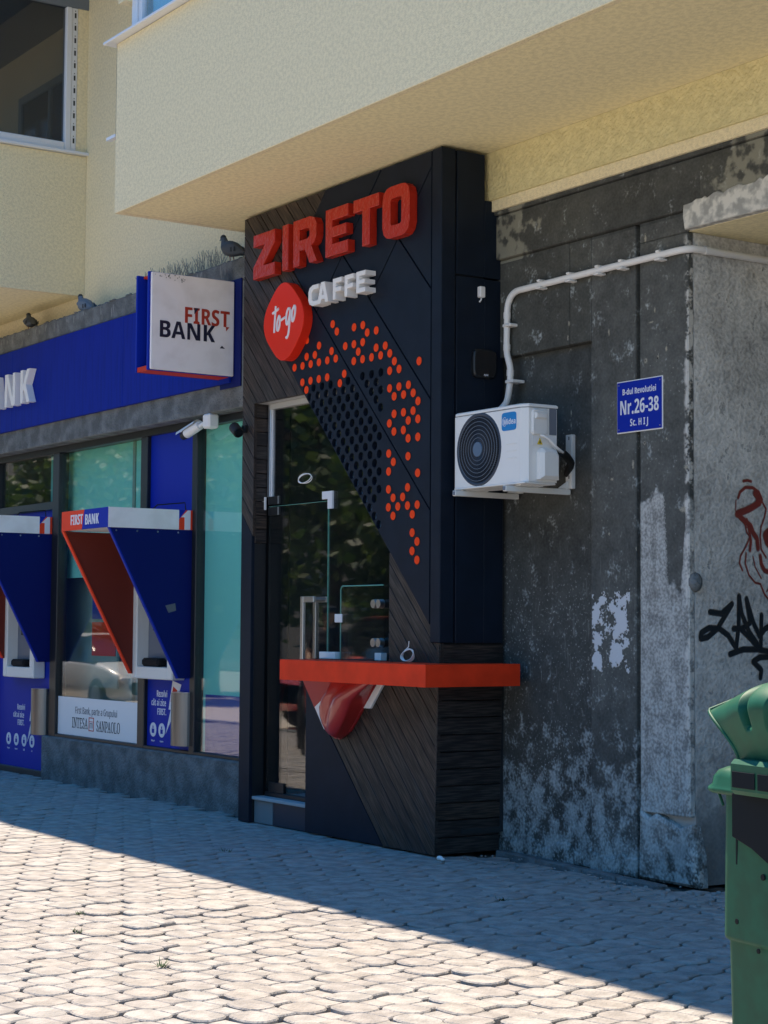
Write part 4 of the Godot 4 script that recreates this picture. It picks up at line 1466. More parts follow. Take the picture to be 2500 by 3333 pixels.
	for s in spots:
		sheet("disc", disc(s, 0.0295, 18), -0.001, 0.004, M["dot_red"], t, Transform3D(), 0.0015)
		sheet("disc_ring", disc(s, 0.0335, 18), -0.002, 0.0012, blk, t)
	# planks of the face
	var opening := poly([-2.44, -0.01, 0.5, -0.01, 0.5, 3.207, -2.44, 3.207])
	var pier := poly([L, 2.2, -2.44, 2.2, -2.44, T, L, T])
	var down := Vector2(1, -K)
	for i in range(-18, 30):
		var d0 := 1.96 + 0.157 * i + 0.0035
		var d1 := d0 + 0.150
		var full := cut(all, d0, d1, -99, 99)
		full = keep(full, 0, -1, -2.0)
		if full.size() >= 3:
			for q in Geometry2D.clip_polygons(full, opening):
				q = cut(q, -0.37, 99, -99, 99)
				# leave out what the sheet metal covers
				var rest := []
				var top := cut(q, 2.186, 99, 6.16 + g, 99)
				var low_ := cut(q, 1.430 - 0.004, 2.186 - g, 5.75 + g, 99)
				var left := cut(q, -99, 1.430 - 0.004, -99, 99)
				if d1 > 1.426 and d0 < 1.426:
					rest = [left, low_]
				elif d1 > 2.186 and d0 < 2.186:
					rest = [low_, top]
				else:
					rest = [top, low_, left]
				for r in rest:
					plank("plank", r, down, t, Transform3D(), -0.028, -0.001)
		# the wedge to the right of the window and the planks under the counter
		var wedge := keep(keep(cut(poly([-0.575, 1.25, 0.03, 1.25, 0.03, 2.0, -0.575, 2.0]), d0, d1, -99, 99), K, 1, 1.418), 0, -1, -1.25)
		plank("plank", wedge, down, t, Transform3D(), -0.04, -0.012)
		var base := cut(poly([-1.63, 0.012, -0.014, 0.012, 0.022, 1.12, -1.63, 1.12]), maxf(d0, -0.628), maxf(d1, -0.628), -99, 99)
		plank("plank", base, down, t, Transform3D(), -0.028, 0.0)
	var bm := MB.new()
	bm.prism(cut(poly([-1.63, 0.012, -0.02, 0.012, -0.02, 1.105, -1.63, 1.105]), -99, -0.640, -99, 99), -0.03, 0.0, Transform3D(), 0.002)
	part("base_panel", bm, navy, t)
	# horizontal planks of the side and of the reveal
	for i in 12:
		var y := 0.014 + 0.1115 * i
		var x := -0.012 + 0.033 * y
		if y > 1.05 and y < 1.2:
			continue
		plank("side_plank", poly([0.002, y, 0.53, y, 0.53, y + 0.106, 0.002, y + 0.106]), Vector2(1, 0), t, facing_x(Vector3(x, 0, 0)), -0.026, 0.0)
	plank("side_plank", poly([0.002, 1.27, 0.53, 1.27, 0.53, 1.383, 0.002, 1.383]), Vector2(1, 0), t, facing_x(Vector3(0.028, 0, 0)), -0.026, 0.0)
	for i in 10:
		var y := 2.135 + 0.1075 * i
		plank("reveal_plank", poly([0.028, y, 0.125, y, 0.125, minf(y + 0.1025, 3.205), 0.028, minf(y + 0.1025, 3.205)]), Vector2(1, 0), t, facing_x(Vector3(-2.442, 0, 0)), -0.02, 0.0)
	var pf := MB.new()
	pf.prism(keep(poly([L, 0.0, -2.458, 0.0, -2.458, 2.4, L, 2.4]), K, 1, -0.375), -0.03, -0.002, Transform3D(), 0.002)
	part("pier_panel", pf, navy, t)
	bx("reveal_panel", Vector3(-2.50, 0.0, -0.13), Vector3(-2.460, 2.13, -0.032), M["black_metal"], t)
	bx("opening_soffit", Vector3(-2.44, 3.208, -0.30), Vector3(-0.58, 3.2115, -0.032), M["soffit_sheet"], t)
	# glazing
	var gz := -0.14
	bx("alu_profile", Vector3(-2.432, 2.49, gz - 0.03), Vector3(-2.395, 3.205, gz + 0.02), M["aluminium"], t, 0.003)
	bx("alu_profile", Vector3(-2.393, 2.49, gz - 0.012), Vector3(-2.376, 3.19, gz + 0.012), M["white_frame"], t, 0.002)
	bx("alu_profile", Vector3(-2.394, 3.165, gz - 0.03), Vector3(-0.58, 3.207, gz + 0.03), M["soffit_sheet"], t, 0.003)
	bx("transom_pane", Vector3(-2.376, 2.425, gz - 0.005), Vector3(-0.58, 3.164, gz + 0.005), M["pane"], t)
	var leaf := bx("door_leaf", Vector3(-2.425, 0.235, gz - 0.005), Vector3(-1.566, 2.412, gz + 0.005), M["pane"], t)
	bx("side_pane", Vector3(-1.556, 0.235, gz - 0.005), Vector3(-0.58, 2.419, gz + 0.005), M["pane"], t)
	for e in [[-2.425, 2.4125, -1.566, 2.416], [-1.5655, 0.235, -1.562, 2.412], [-1.5600, 0.235, -1.5565, 2.42]]:
		bx("glass_edge", Vector3(e[0], e[1], gz - 0.005), Vector3(e[2], e[3], gz + 0.0052), M["glass_edge"], t)
	var pt := MB.new()
	pt.prism(poly([-1.625, 2.428, -1.548, 2.428, -1.548, 2.355, -1.485, 2.355, -1.485, 2.485, -1.625, 2.485]), gz + 0.0055, gz + 0.022, Transform3D(), 0.002)
	part("patch_fitting", pt, M["white_frame"], t)
	for y in [2.43, 2.345]:
		bx("hinge", Vector3(-2.415, y, gz + 0.0055), Vector3(-2.245, y + 0.06, gz + 0.02), M["frame_dark"], t, 0.002)
		bx("hinge_edge", Vector3(-2.268, y, gz + 0.0205), Vector3(-2.250, y + 0.06, gz + 0.023), M["aluminium"], t)
	bx("hinge_plate", Vector3(-2.475, 2.39, -0.12), Vector3(-2.438, 2.49, -0.10), M["white_paint"], t, 0.002)
	for s in [-1, 1]:
		var z: float = gz + s * 0.055
		var hb := MB.new()
		hb.box(Vector3(-1.845, 1.13, z - 0.012), Vector3(-1.805, 1.716, z + 0.012), 0.003)
		hb.box(Vector3(-1.803, 1.672, z - 0.012), Vector3(-1.66, 1.716, z + 0.012), 0.003)
		hb.box(Vector3(-1.803, 1.13, z - 0.012), Vector3(-1.66, 1.174, z + 0.012), 0.003)
		for y in [1.694, 1.152]:
			hb.cyl(Vector3(-1.67, y, minf(z, gz)), Vector3(-1.67, y, maxf(z, gz)), 0.012, 0.012, 10)
		part("handle", hb, M["steel"], leaf)
	bx("bottom_rail", Vector3(-2.425, 0.19, gz - 0.02), Vector3(-1.566, 0.234, gz + 0.02), M["black_metal"], t, 0.003)
	bx("floor_patch", Vector3(-2.37, 0.236, gz + 0.0055), Vector3(-2.15, 0.31, gz + 0.018), M["frame_dark"], t, 0.002)
	# small serving pane with its clamps
	var sv := MB.new()
	var so := PackedVector2Array()
	for q in [[-1.325, 1.262], [-0.775, 1.262], [-0.775, 1.785]]:
		so.append(Vector2(q[0], q[1]))
	for k in 6:
		var an := PI / 2 + PI / 2 * k / 5.0
		so.append(Vector2(-1.295 + 0.03 * cos(an), 1.755 + 0.03 * sin(an)))
	sv.prism(so, gz + 0.035, gz + 0.045)
	var sp := part("serving_pane", sv, M["pane"], t)
	var eg := MB.new()
	var ep := []
	for q in so:
		ep.append(Vector3(q.x, q.y, gz + 0.04))
	eg.tube(ep.slice(2) + [ep[0]], 0.0055, 6)
	part("glass_edge", eg, M["glass_edge"], sp)
	for y in [1.655, 1.385]:
		for x in [-0.865, -0.80]:
			var cl := MB.new()
			cl.cyl(Vector3(x, y, gz + 0.03), Vector3(x, y, gz + 0.068), 0.033, 0.030, 18)
			part("glass_clamp", cl, M["steel"], sp)
	bx("latch", Vector3(-1.385, 1.525, gz + 0.0455), Vector3(-1.29, 1.585, gz + 0.055), M["white_frame"], sp, 0.002)
	bx("foot_block", Vector3(-1.56, 1.262, gz + 0.022), Vector3(-1.345, 1.312, gz + 0.075), M["white_plastic"], t, 0.003)
	bx("foot_block", Vector3(-0.83, 1.262, gz + 0.022), Vector3(-0.752, 1.315, gz + 0.075), M["white_plastic"], t, 0.003)
	bx("white_jamb_strip", Vector3(-1.655, 0.86, gz + 0.02), Vector3(-1.640, 1.09, -0.02), M["white_paint"], t)
	# step
	bx("sill", Vector3(-2.455, 0.175, -0.60), Vector3(-1.632, 0.20, -0.025), mat("sill_stone", lin(0.34, 0.38, 0.40), 0.7), t, 0.004)
	bx("step_tile", Vector3(-2.457, 0.0, -0.20), Vector3(-2.182, 0.173, -0.05), mat("tile_grey", lin(0.17, 0.20, 0.21), 0.6), t, 0.003)
	bx("step_tile", Vector3(-2.177, 0.0, -0.20), Vector3(-1.632, 0.173, -0.052), mat("tile_dark", lin(0.022, 0.028, 0.045), 0.35), t, 0.003)
	# the dark room behind
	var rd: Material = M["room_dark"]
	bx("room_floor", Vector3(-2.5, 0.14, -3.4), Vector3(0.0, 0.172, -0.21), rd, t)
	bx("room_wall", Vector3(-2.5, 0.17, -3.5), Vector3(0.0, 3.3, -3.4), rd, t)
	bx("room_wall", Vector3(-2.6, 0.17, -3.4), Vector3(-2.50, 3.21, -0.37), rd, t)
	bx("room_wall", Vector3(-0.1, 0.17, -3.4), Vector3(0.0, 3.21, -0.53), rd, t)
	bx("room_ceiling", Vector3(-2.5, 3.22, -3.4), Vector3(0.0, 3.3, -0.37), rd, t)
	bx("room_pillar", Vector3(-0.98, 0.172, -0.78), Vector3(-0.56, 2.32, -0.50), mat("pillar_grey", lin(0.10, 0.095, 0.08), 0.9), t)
	# counter that wraps the corner
	var ct := MB.new()
	ct.prism(poly([-1.50, -0.30, 0.307, -0.30, 0.307, 0.455, 0.045, 0.455, 0.045, 0.015, -1.50, 0.015]), 1.116, 1.26, Transform3D(Basis(Vector3(1, 0, 0), Vector3(0, 0, -1), Vector3(0, 1, 0)), Vector3.ZERO), 0.003)
	part("counter", ct, M["counter_red"], t)
	# the sculpted mouth under it
	var mp := MB.new()
	mp.prism(poly([-1.655, 1.112, -1.479, 0.911, -1.341, 0.783, -1.21, 0.706, -1.14, 0.702, -1.007, 0.764, -0.844, 0.930, -0.668, 1.112]), 0.002, 0.022, Transform3D(), 0.003)
	part("mouth_plate", mp, M["tongue_red"], t)
	sheet("tooth", [-0.664, 1.112, -0.588, 1.112, -0.754, 0.934, -0.838, 0.934], 0.002, 0.02, M["white_plastic"], t, Transform3D(), 0.003)
	sheet("tooth", [-1.20, 1.112, -1.02, 1.112, -1.12, 1.0, -1.22, 1.03], 0.0235, 0.06, M["white_plastic"], t, Transform3D(), 0.006)
	sheet("tooth", [-1.42, 0.92, -1.33, 0.97, -1.25, 0.86, -1.29, 0.765], 0.0235, 0.06, M["white_plastic"], t, Transform3D(), 0.006)
	var tg := MB.new()
	var rows := []
	# y, left and right of the front, right of the back, how far it stands out
	var spec := [[1.114, -1.09, -0.60, -0.672, 0.13], [1.05, -1.10, -0.70, -0.735, 0.165], [0.99, -1.15, -0.80, -0.79, 0.18], [0.93, -1.185, -0.845, -0.85, 0.175], [0.87, -1.185, -0.89, -0.905, 0.165], [0.82, -1.165, -0.935, -0.955, 0.155], [0.775, -1.13, -0.985, -1.00, 0.14], [0.745, -1.11, -1.03, -1.035, 0.115], [0.722, -1.10, -1.07, -1.075, 0.07], [0.712, -1.105, -1.09, -1.10, 0.025]]
	for s in spec:
		var line := []
		var m := 22
		for k in m + 1:
			var u := float(k) / m
			var x := lerpf(s[1] - 0.03, s[2], smoothstep(0.12, 0.86, u) * 0.5 + clampf((u - 0.12) / 0.74, 0, 1) * 0.5)
			if u > 0.86:
				x = lerpf(s[2], s[3], (u - 0.86) / 0.14)
			var rise := sin(PI * clampf(u, 0.0, 1.0))
			var z: float = s[4] * pow(rise, 0.45) + 0.024
			var mid := exp(-pow((u - 0.42) / 0.10, 2.0))
			z -= 0.045 * mid * smoothstep(0.72, 0.95, s[0])
			line.append(Vector3(x, s[0], z))
		rows.append(line)
	tg.grid(rows, 1.0)
	part("tongue", tg, M["tongue_red"], t)
	build_signs()
	# loose things on the cladding
	var coil := MB.new()
	for k in 3:
		var ring := []
		for i in 26:
			var a := TAU * i / 26.0
			ring.append(Vector3(-0.315 + (0.066 + 0.004 * k) * cos(a) + 0.003 * k, 1.308 + (0.043 - 0.002 * k) * sin(a + 0.2 * k), 0.004 + 0.006 * k + 0.004 * sin(a * 2.0 + k)))
		coil.tube(ring, 0.0042, 6, true)
	coil.tube([Vector3(-0.33, 1.345, 0.012), Vector3(-0.30, 1.365, 0.012), Vector3(-0.285, 1.40, 0.02)], 0.004, 6)
	solo("cable_coil", coil, M["white_plastic"], "small coil of white cable hanging on the wood planks above the red counter", "cable")
	var loop := MB.new()
	for k in 2:
		var ring := []
		for i in 26:
			var a := TAU * i / 26.0
			ring.append(Vector3(-1.88 + (0.098 - 0.006 * k) * cos(a), 2.60 + (0.036 - 0.003 * k) * sin(a + 0.35 * k), gz + 0.012 + 0.005 * k))
		loop.tube(ring, 0.0035, 6, true)
	solo("wire_loop", loop, M["white_plastic"], "pale wire loop against the glass above the cafe door", "cable")
	var lamp := thing("spotlight", "small black spotlight on the wood planks left of the cafe door", "light", Vector3(-2.56, 3.02, 0))
	bx("mount", Vector3(-2.585, 2.99, 0.0), Vector3(-2.535, 3.05, 0.03), M["black_metal"], lamp, 0.004)
	var ld := MB.new()
	ld.cyl(Vector3(-2.615, 3.035, 0.075), Vector3(-2.525, 2.985, 0.085), 0.043, 0.043, 18)
	part("lamp_head", ld, M["cable_black"], lamp)
	var lr := MB.new()
	lr.cyl(Vector3(-2.524, 2.9845, 0.0851), Vector3(-2.519, 2.982, 0.0855), 0.036, 0.034, 18)
	part("lamp_glass", lr, M["car_glass"], lamp)
	var sir := thing("alarm_siren", "black rounded square alarm siren on the dark side of the cafe", "alarm", Vector3(0.037, 3.16, -0.34))
	var sq := []
	for k in 28:
		var a := TAU * k / 28.0
		sq.append(-(-0.345) + 0.098 * signf(cos(a)) * pow(absf(cos(a)), 0.42))
		sq.append(3.255 + 0.098 * signf(sin(a)) * pow(absf(sin(a)), 0.42))
	sheet("case", sq, 0.0, 0.035, M["frame_dark"], sir, facing_x(Vector3(0.0365, 0, 0)), 0.008)
	var sq2 := []
	for i in range(0, sq.size(), 2):
		sq2.append(0.345 + (sq[i] - 0.345) * 0.86)
		sq2.append(3.257 + (sq[i + 1] - 3.257) * 0.86)
	sheet("front_cover", sq2, 0.0, 0.003, blk, sir, facing_x(Vector3(0.0718, 0, 0)))
	text("lettering", "AJAX", 0.012, 0.001, M["ink_white"], sir, Vector3(0.0755, 3.178, -0.345), Basis(Vector3.UP, PI / 2), true, 1.0)
	var sen := thing("white_sensor", "tiny white sensor with a short cable stub on the dark side of the cafe", "sensor", Vector3(0.037, 3.70, -0.31))
	bx("case", Vector3(0.037, 3.70, -0.34), Vector3(0.075, 3.775, -0.295), M["white_plastic"], sen, 0.006)
	var tail := MB.new()
	tail.tube([Vector3(0.055, 3.70, -0.318), Vector3(0.055, 3.685, -0.316), Vector3(0.06, 3.67, -0.30)], 0.006, 6)
	part("cable_stub", tail, M["white_plastic"], sen)


func halves(p: PackedVector2Array, hole: PackedVector2Array, x: float) -> Array:
	var out := []
	for s in [keep(p, 1, 0, x), keep(p, -1, 0, -x)]:
		out.append_array(Geometry2D.clip_polygons(s, hole))
	return out


func letter(parent: Node, m: Material, at: Vector2, size: Vector2, shape: Array, hole: Array, z0: float, z1: float, bev := 0.004) -> void:
	var q := PackedVector2Array()
	for i in range(0, shape.size(), 2):
		q.append(at + Vector2(shape[i], shape[i + 1]) * size)
	var mb := MB.new()
	if hole.is_empty():
		mb.prism(q, z0, z1, Transform3D(), bev)
	else:
		var h := PackedVector2Array()
		var mx := 0.0
		for i in range(0, hole.size(), 2):
			h.append(at + Vector2(hole[i], hole[i + 1]) * size)
			mx += h[h.size() - 1].x
		mx /= h.size()
		var seam := func(a: Vector2, b: Vector2) -> bool:
			return absf(a.x - mx) < 1e-4 and absf(b.x - mx) < 1e-4
		for s in halves(q, h, mx):
			mb.prism(s, z0, z1, Transform3D(), 0.0, seam)
	part("letter", mb, m, parent)


func build_signs() -> void:
	# big red letters
	var s := thing("letter_sign", "large glossy red block letters across the top of the cafe front", "sign", Vector3(-1.3, 4.15, 0))
	var r: Material = M["letter_red"]
	var h := 0.345
	var y := 4.152
	letter(s, r, Vector2(-2.365, y), Vector2(0.325, h), [0, 1, 1, 1, 1, 0.72, 0.46, 0.27, 1, 0.27, 1, 0, 0, 0, 0, 0.28, 0.54, 0.73, 0, 0.73], [], 0.004, 0.065)
	letter(s, r, Vector2(-1.927, y), Vector2(0.085, h), [0, 0, 1, 0, 1, 1, 0, 1], [], 0.004, 0.065)
	letter(s, r, Vector2(-1.765, y), Vector2(0.335, h), [0, 0, 0, 1, 0.70, 1, 0.88, 0.95, 0.97, 0.82, 0.97, 0.55, 0.90, 0.43, 0.76, 0.36, 1.0, 0, 0.70, 0, 0.50, 0.32, 0.27, 0.32, 0.27, 0], [0.27, 0.54, 0.27, 0.77, 0.60, 0.77, 0.69, 0.72, 0.69, 0.59, 0.60, 0.54], 0.004, 0.065)
	letter(s, r, Vector2(-1.315, y), Vector2(0.30, h), [0, 0, 1, 0, 1, 0.25, 0.30, 0.25, 0.30, 0.39, 0.92, 0.39, 0.92, 0.61, 0.30, 0.61, 0.30, 0.75, 1, 0.75, 1, 1, 0, 1], [], 0.004, 0.065)
	letter(s, r, Vector2(-0.945, y), Vector2(0.325, h), [0.355, 0, 0.645, 0, 0.645, 0.74, 1, 0.74, 1, 1, 0, 1, 0, 0.74, 0.355, 0.74], [], 0.004, 0.065)
	letter(s, r, Vector2(-0.572, y - 0.006), Vector2(0.33, h + 0.012), [0.0, 0.24, 0.05, 0.10, 0.16, 0.02, 0.30, 0, 0.70, 0, 0.84, 0.02, 0.95, 0.10, 1, 0.24, 1, 0.76, 0.95, 0.90, 0.84, 0.98, 0.70, 1, 0.30, 1, 0.16, 0.98, 0.05, 0.90, 0, 0.76], [0.30, 0.28, 0.34, 0.24, 0.66, 0.24, 0.70, 0.28, 0.70, 0.72, 0.66, 0.76, 0.34, 0.76, 0.30, 0.72], 0.004, 0.065)
	# small white letters
	var c := thing("letter_sign", "small white block letters under the big red letters on the cafe front", "sign", Vector3(-1.2, 3.82, 0))
	var w: Material = M["white_plastic"]
	var e := [0, 0, 1, 0, 1, 0.22, 0.30, 0.22, 0.30, 0.40, 0.92, 0.40, 0.92, 0.60, 0.30, 0.60, 0.30, 0.78, 1, 0.78, 1, 1, 0, 1]
	var f := [0, 0, 0.30, 0, 0.30, 0.36, 0.92, 0.36, 0.92, 0.57, 0.30, 0.57, 0.30, 0.78, 1, 0.78, 1, 1, 0, 1]
	letter(c, w, Vector2(-1.497, 3.817), Vector2(0.135, 0.152), [1, 0.0, 1, 0.22, 0.50, 0.22, 0.32, 0.34, 0.32, 0.66, 0.50, 0.78, 1, 0.78, 1, 1, 0.40, 1, 0.12, 0.90, 0, 0.70, 0, 0.30, 0.12, 0.10, 0.40, 0], [], 0.004, 0.094, 0.003)
	letter(c, w, Vector2(-1.372, 3.819), Vector2(0.150, 0.152), [0, 0, 0.28, 0, 0.34, 0.18, 0.66, 0.18, 0.72, 0, 1, 0, 0.66, 1, 0.34, 1], [0.41, 0.38, 0.59, 0.38, 0.50, 0.70], 0.004, 0.094)
	letter(c, w, Vector2(-1.163, 3.819), Vector2(0.115, 0.152), f, [], 0.004, 0.094, 0.003)
	letter(c, w, Vector2(-1.008, 3.819), Vector2(0.115, 0.152), f, [], 0.004, 0.094, 0.003)
	letter(c, w, Vector2(-0.856, 3.819), Vector2(0.115, 0.152), e, [], 0.004, 0.094, 0.003)
	# rounded red sign with handwriting
	var o := thing("round_sign", "red rounded sign with white handwriting left of the small white letters", "sign", Vector3(-1.87, 3.47, 0))
	var ol := []
	for k in 48:
		var a := TAU * k / 48.0
		var rad := 0.280 + 0.015 * cos(4.0 * a) - 0.004 * sin(a) + 0.008 * cos(2.0 * a + 0.6)
		ol.append(-1.872 + rad * cos(a) * 0.97)
		ol.append(3.768 + rad * sin(a) * 1.02)
	sheet("disc", ol, 0.004, 0.082, M["sign_red"], o, Transform3D(), 0.004)
	var pen := func(pts: Array) -> void:
		var l := []
		for i in range(0, pts.size(), 2):
			l.append(Vector3(-1.872 + pts[i], 3.768 + pts[i + 1], 0.083))
		var cv := Curve3D.new()
		for i in l.size():
			var tan_: Vector3 = (l[mini(i + 1, l.size() - 1)] - l[maxi(i - 1, 0)]) * 0.18
			cv.add_point(l[i], -tan_, tan_)
		cv.bake_interval = 0.006
		var mb := MB.new()
		var bp: Array = []
		for q in cv.get_baked_points():
			bp.append(q)
		mb.tube(bp, 0.0105, 6)
		part("handwriting", mb, M["ink_white"], o)
	pen.call([-0.105, 0.125, -0.115, 0.03, -0.125, -0.075])
	pen.call([-0.150, 0.075, -0.100, 0.088, -0.062, 0.10])
	pen.call([-0.055, 0.045, -0.080, 0.0, -0.082, -0.055, -0.065, -0.06, -0.045, -0.02, -0.043, 0.03, -0.058, 0.045])
	pen.call([-0.025, 0.008, 0.035, 0.022])
	pen.call([0.108, 0.075, 0.075, 0.078, 0.052, 0.03, 0.055, -0.03, 0.075, -0.025, 0.10, 0.03, 0.108, 0.07, 0.098, -0.02, 0.085, -0.10, 0.062, -0.135, 0.05, -0.128])
	pen.call([0.165, 0.09, 0.135, 0.05, 0.135, -0.012, 0.152, -0.018, 0.175, 0.03, 0.178, 0.08, 0.16, 0.09])


# ---------------------------------------------------------------- things on and before the stone wall
func build_street_objects() -> void:
	var W: Material = M["ac_white"]
	# air conditioner
	var a := thing("air_conditioner", "white outdoor air conditioner with round dark fan grille hung on the stone wall", "air conditioner", Vector3(0.41, 2.395, -0.25))
	var zf := -0.13
	var zb := -0.375
	var shell := MB.new()
	# plan of the casing: the right front corner is cut off
	shell.prism(poly([0.035, -zf, 0.725, -zf, 0.775, -zf + 0.03, 0.785, -zb, 0.035, -zb]), 2.405, 2.872, Transform3D(Basis(Vector3(1, 0, 0), Vector3(0, 0, -1), Vector3(0, 1, 0)), Vector3.ZERO), 0.004)
	part("casing", shell, W, a)
	var lid := MB.new()
	lid.prism(poly([0.045, -zf - 0.004, 0.722, -zf - 0.004, 0.78, -zf + 0.028, 0.79, -zb + 0.004, 0.032, -zb + 0.004]), 2.874, 2.895, Transform3D(Basis(Vector3(1, 0, 0), Vector3(0, 0, -1), Vector3(0, 1, 0)), Vector3.ZERO), 0.008)
	part("lid", lid, W, a)
	bx("bottom_tray", Vector3(0.032, 2.392, zb), Vector3(0.775, 2.404, zf + 0.004), W, a, 0.003)
	var fc := Vector3(0.295, 2.640, zf)
	var rot := Transform3D(Basis(Vector3(1, 0, 0), Vector3(0, 0, 1), Vector3(0, -1, 0)), fc)
	var rim := MB.new()
	rim.lathe([Vector2(0.213, 0.0), Vector2(0.226, 0.006), Vector2(0.234, 0.004), Vector2(0.238, 0.0)], rot, 48)
	part("fan_rim", rim, M["ac_grille"], a)
	sheet("fan_recess", disc(Vector2(fc.x, fc.y), 0.214, 40), zf + 0.0005, zf + 0.0012, M["groove_black"], a)
	var rings := MB.new()
	for k in 6:
		var rr := 0.075 + 0.026 * k
		var line := []
		for i in 44:
			line.append(fc + Vector3(rr * cos(TAU * i / 44.0), rr * sin(TAU * i / 44.0), 0.010))
		rings.tube(line, 0.0019, 5, true)
	part("grille_rings", rings, mat("grille_wire", lin(0.16, 0.20, 0.25), 0.4), a)
	var ribs := MB.new()
	for k in 96:
		var t0 := TAU * k / 96.0
		var line := []
		for i in 6:
			var u := i / 5.0
			var an := t0 + 0.55 * u
			line.append(fc + Vector3((0.05 + 0.166 * u) * cos(an), (0.05 + 0.166 * u) * sin(an), 0.006))
		ribs.tube(line, 0.0016, 4)
	var rb := part("grille_ribs", ribs, M["ac_grille"], a)
	rb.set_meta("kind", "stuff")
	sheet("fan_hub", disc(Vector2(fc.x, fc.y), 0.048, 28), zf + 0.003, zf + 0.014, M["ac_hub"], a, Transform3D(), 0.002)
	var lb := []
	for k in 24:
		var an := TAU * k / 24.0
		lb.append(0.613 + 0.075 * signf(cos(an)) * pow(absf(cos(an)), 0.3))
		lb.append(2.793 + 0.058 * signf(sin(an)) * pow(absf(sin(an)), 0.3))
	var badge := sheet("badge", lb, zf, zf + 0.0025, M["sky_label"], a)
	text("lettering", "Midea", 0.034, 0.001, M["ink_white"], badge, Vector3(0.620, 2.791, zf + 0.003), Basis(), true, 0.92)
	var sw := MB.new()
	var arc := []
	for k in 16:
		var an := 0.9 + 4.3 * k / 15.0
		arc.append(Vector3(0.570 + 0.024 * cos(an), 2.793 + 0.027 * sin(an), zf + 0.0032))
	sw.tube(arc, 0.002, 4)
	part("logo_arc", sw, M["ink_white"], badge)
	for k in 3:
		bx("pressed_line", Vector3(0.585, 2.648 - 0.045 * k, zf), Vector3(0.69, 2.653 - 0.045 * k, zf + 0.003), W, a, 0.001)
	var sx := facing_x(Vector3(0.778, 0, 0))
	sheet("handle_cover", [0.185, 2.70, 0.285, 2.70, 0.295, 2.715, 0.295, 2.845, 0.285, 2.86, 0.185, 2.86, 0.175, 2.845, 0.175, 2.715], 0.0, 0.018, W, a, sx, 0.007)
	sheet("handle_recess", [0.19, 2.80, 0.28, 2.80, 0.28, 2.84, 0.19, 2.84], 0.0185, 0.034, W, a, sx, 0.009)
	sheet("valve_cover", [0.215, 2.42, 0.368, 2.42, 0.368, 2.575, 0.345, 2.61, 0.235, 2.615, 0.215, 2.59], 0.002, 0.060, W, a, sx, 0.022)
	bx("rating_plate", Vector3(0.784, 2.705, -0.37), Vector3(0.7875, 2.87, -0.315), M["label_grey"], a)
	bx("rating_plate", Vector3(0.784, 2.655, -0.37), Vector3(0.7875, 2.70, -0.315), M["white_paint"], a)
	bx("care_label", Vector3(0.781, 2.635, -0.235), Vector3(0.7835, 2.69, -0.185), M["white_paint"], a)
	sheet("warning_label", [0.218, 2.64, 0.262, 2.64, 0.24, 2.682], 0.004, 0.0068, M["yellow"], a, sx)
	sheet("warning_symbol", [0.234, 2.648, 0.246, 2.648, 0.24, 2.668], 0.007, 0.0085, M["ink_black"], a, sx)
	for k in 2:
		var cv := Curve3D.new()
		cv.add_point(Vector3(0.80, 2.695, -0.235 - 0.012 * k), Vector3.ZERO, Vector3(0.03, 0.0, -0.01))
		cv.add_point(Vector3(0.83 - 0.02 * k, 2.63, -0.33), Vector3(0.0, 0.035, 0.03), Vector3(0, -0.03, -0.04))
		cv.add_point(Vector3(0.76 - 0.02 * k, 2.575, -0.50), Vector3(0.03, 0.015, 0.05), Vector3(-0.03, -0.01, -0.04))
		cv.bake_interval = 0.02
		var cb := MB.new()
		var pts: Array = []
		for q in cv.get_baked_points():
			pts.append(q)
		cb.tube(pts, 0.008 if k == 0 else 0.006, 7)
		part("cable", cb, M["white_plastic"], a)
	var sl := MB.new()
	sl.tube([Vector3(0.80, 2.60, -0.40), Vector3(0.76, 2.575, -0.48), Vector3(0.70, 2.55, -0.56), Vector3(0.62, 2.48, -0.60)], 0.026, 8)
	part("black_sleeve", sl, M["cable_black"], a)
	for x in [0.62, 0.735]:
		bx("foot", Vector3(x - 0.56 if x < 0.7 else x - 0.1, 2.385, -0.34), Vector3(x - 0.5 if x < 0.7 else x - 0.04, 2.392, -0.16), W, a)
	for k in 2:
		var br := thing("wall_bracket", ["white steel angle bracket under the fan end of the air conditioner", "white steel angle bracket with visible upright under the cable end of the air conditioner"][k], "bracket", Vector3(0.12 + 0.52 * k, 2.36, -0.60), "brackets under the air conditioner")
		var x := 0.10 + 0.535 * k
		bx("arm", Vector3(x - 0.018, 2.348, -0.60), Vector3(x + 0.018, 2.384, -0.075), M["bracket_white"], br, 0.004)
		bx("arm_end", Vector3(x - 0.012, 2.354, -0.0745), Vector3(x + 0.012, 2.378, -0.072), M["label_grey"], br)
		bx("upright", Vector3(x - 0.020, 2.386, -0.617), Vector3(x + 0.045, 2.735, -0.585), M["bracket_white"], br, 0.004)
		sheet("gusset", [0.5835, 2.386, 0.5835, 2.44, 0.50, 2.386], -0.002, 0.002, M["bracket_white"], br, facing_x(Vector3(x + 0.01, 0, 0)))
		for y in [2.70, 2.56, 2.45]:
			bx("slot", Vector3(x + 0.012, y, -0.586), Vector3(x + 0.020, y + 0.022, -0.584), M["cable_black"], br)
	# conduit
	var pz := -0.525
	var pp := thing("conduit_pipe", "pale plastic conduit climbing from the air conditioner and turning along the stone wall", "pipe", Vector3(0.1, 2.9, pz))
	var c := Curve3D.new()
	var P := PackedVector3Array([Vector3(0.02, 2.88, pz + 0.06), Vector3(0.085, 3.02, pz), Vector3(0.115, 3.20, pz), Vector3(0.075, 3.34, pz), Vector3(0.078, 3.60, pz)])
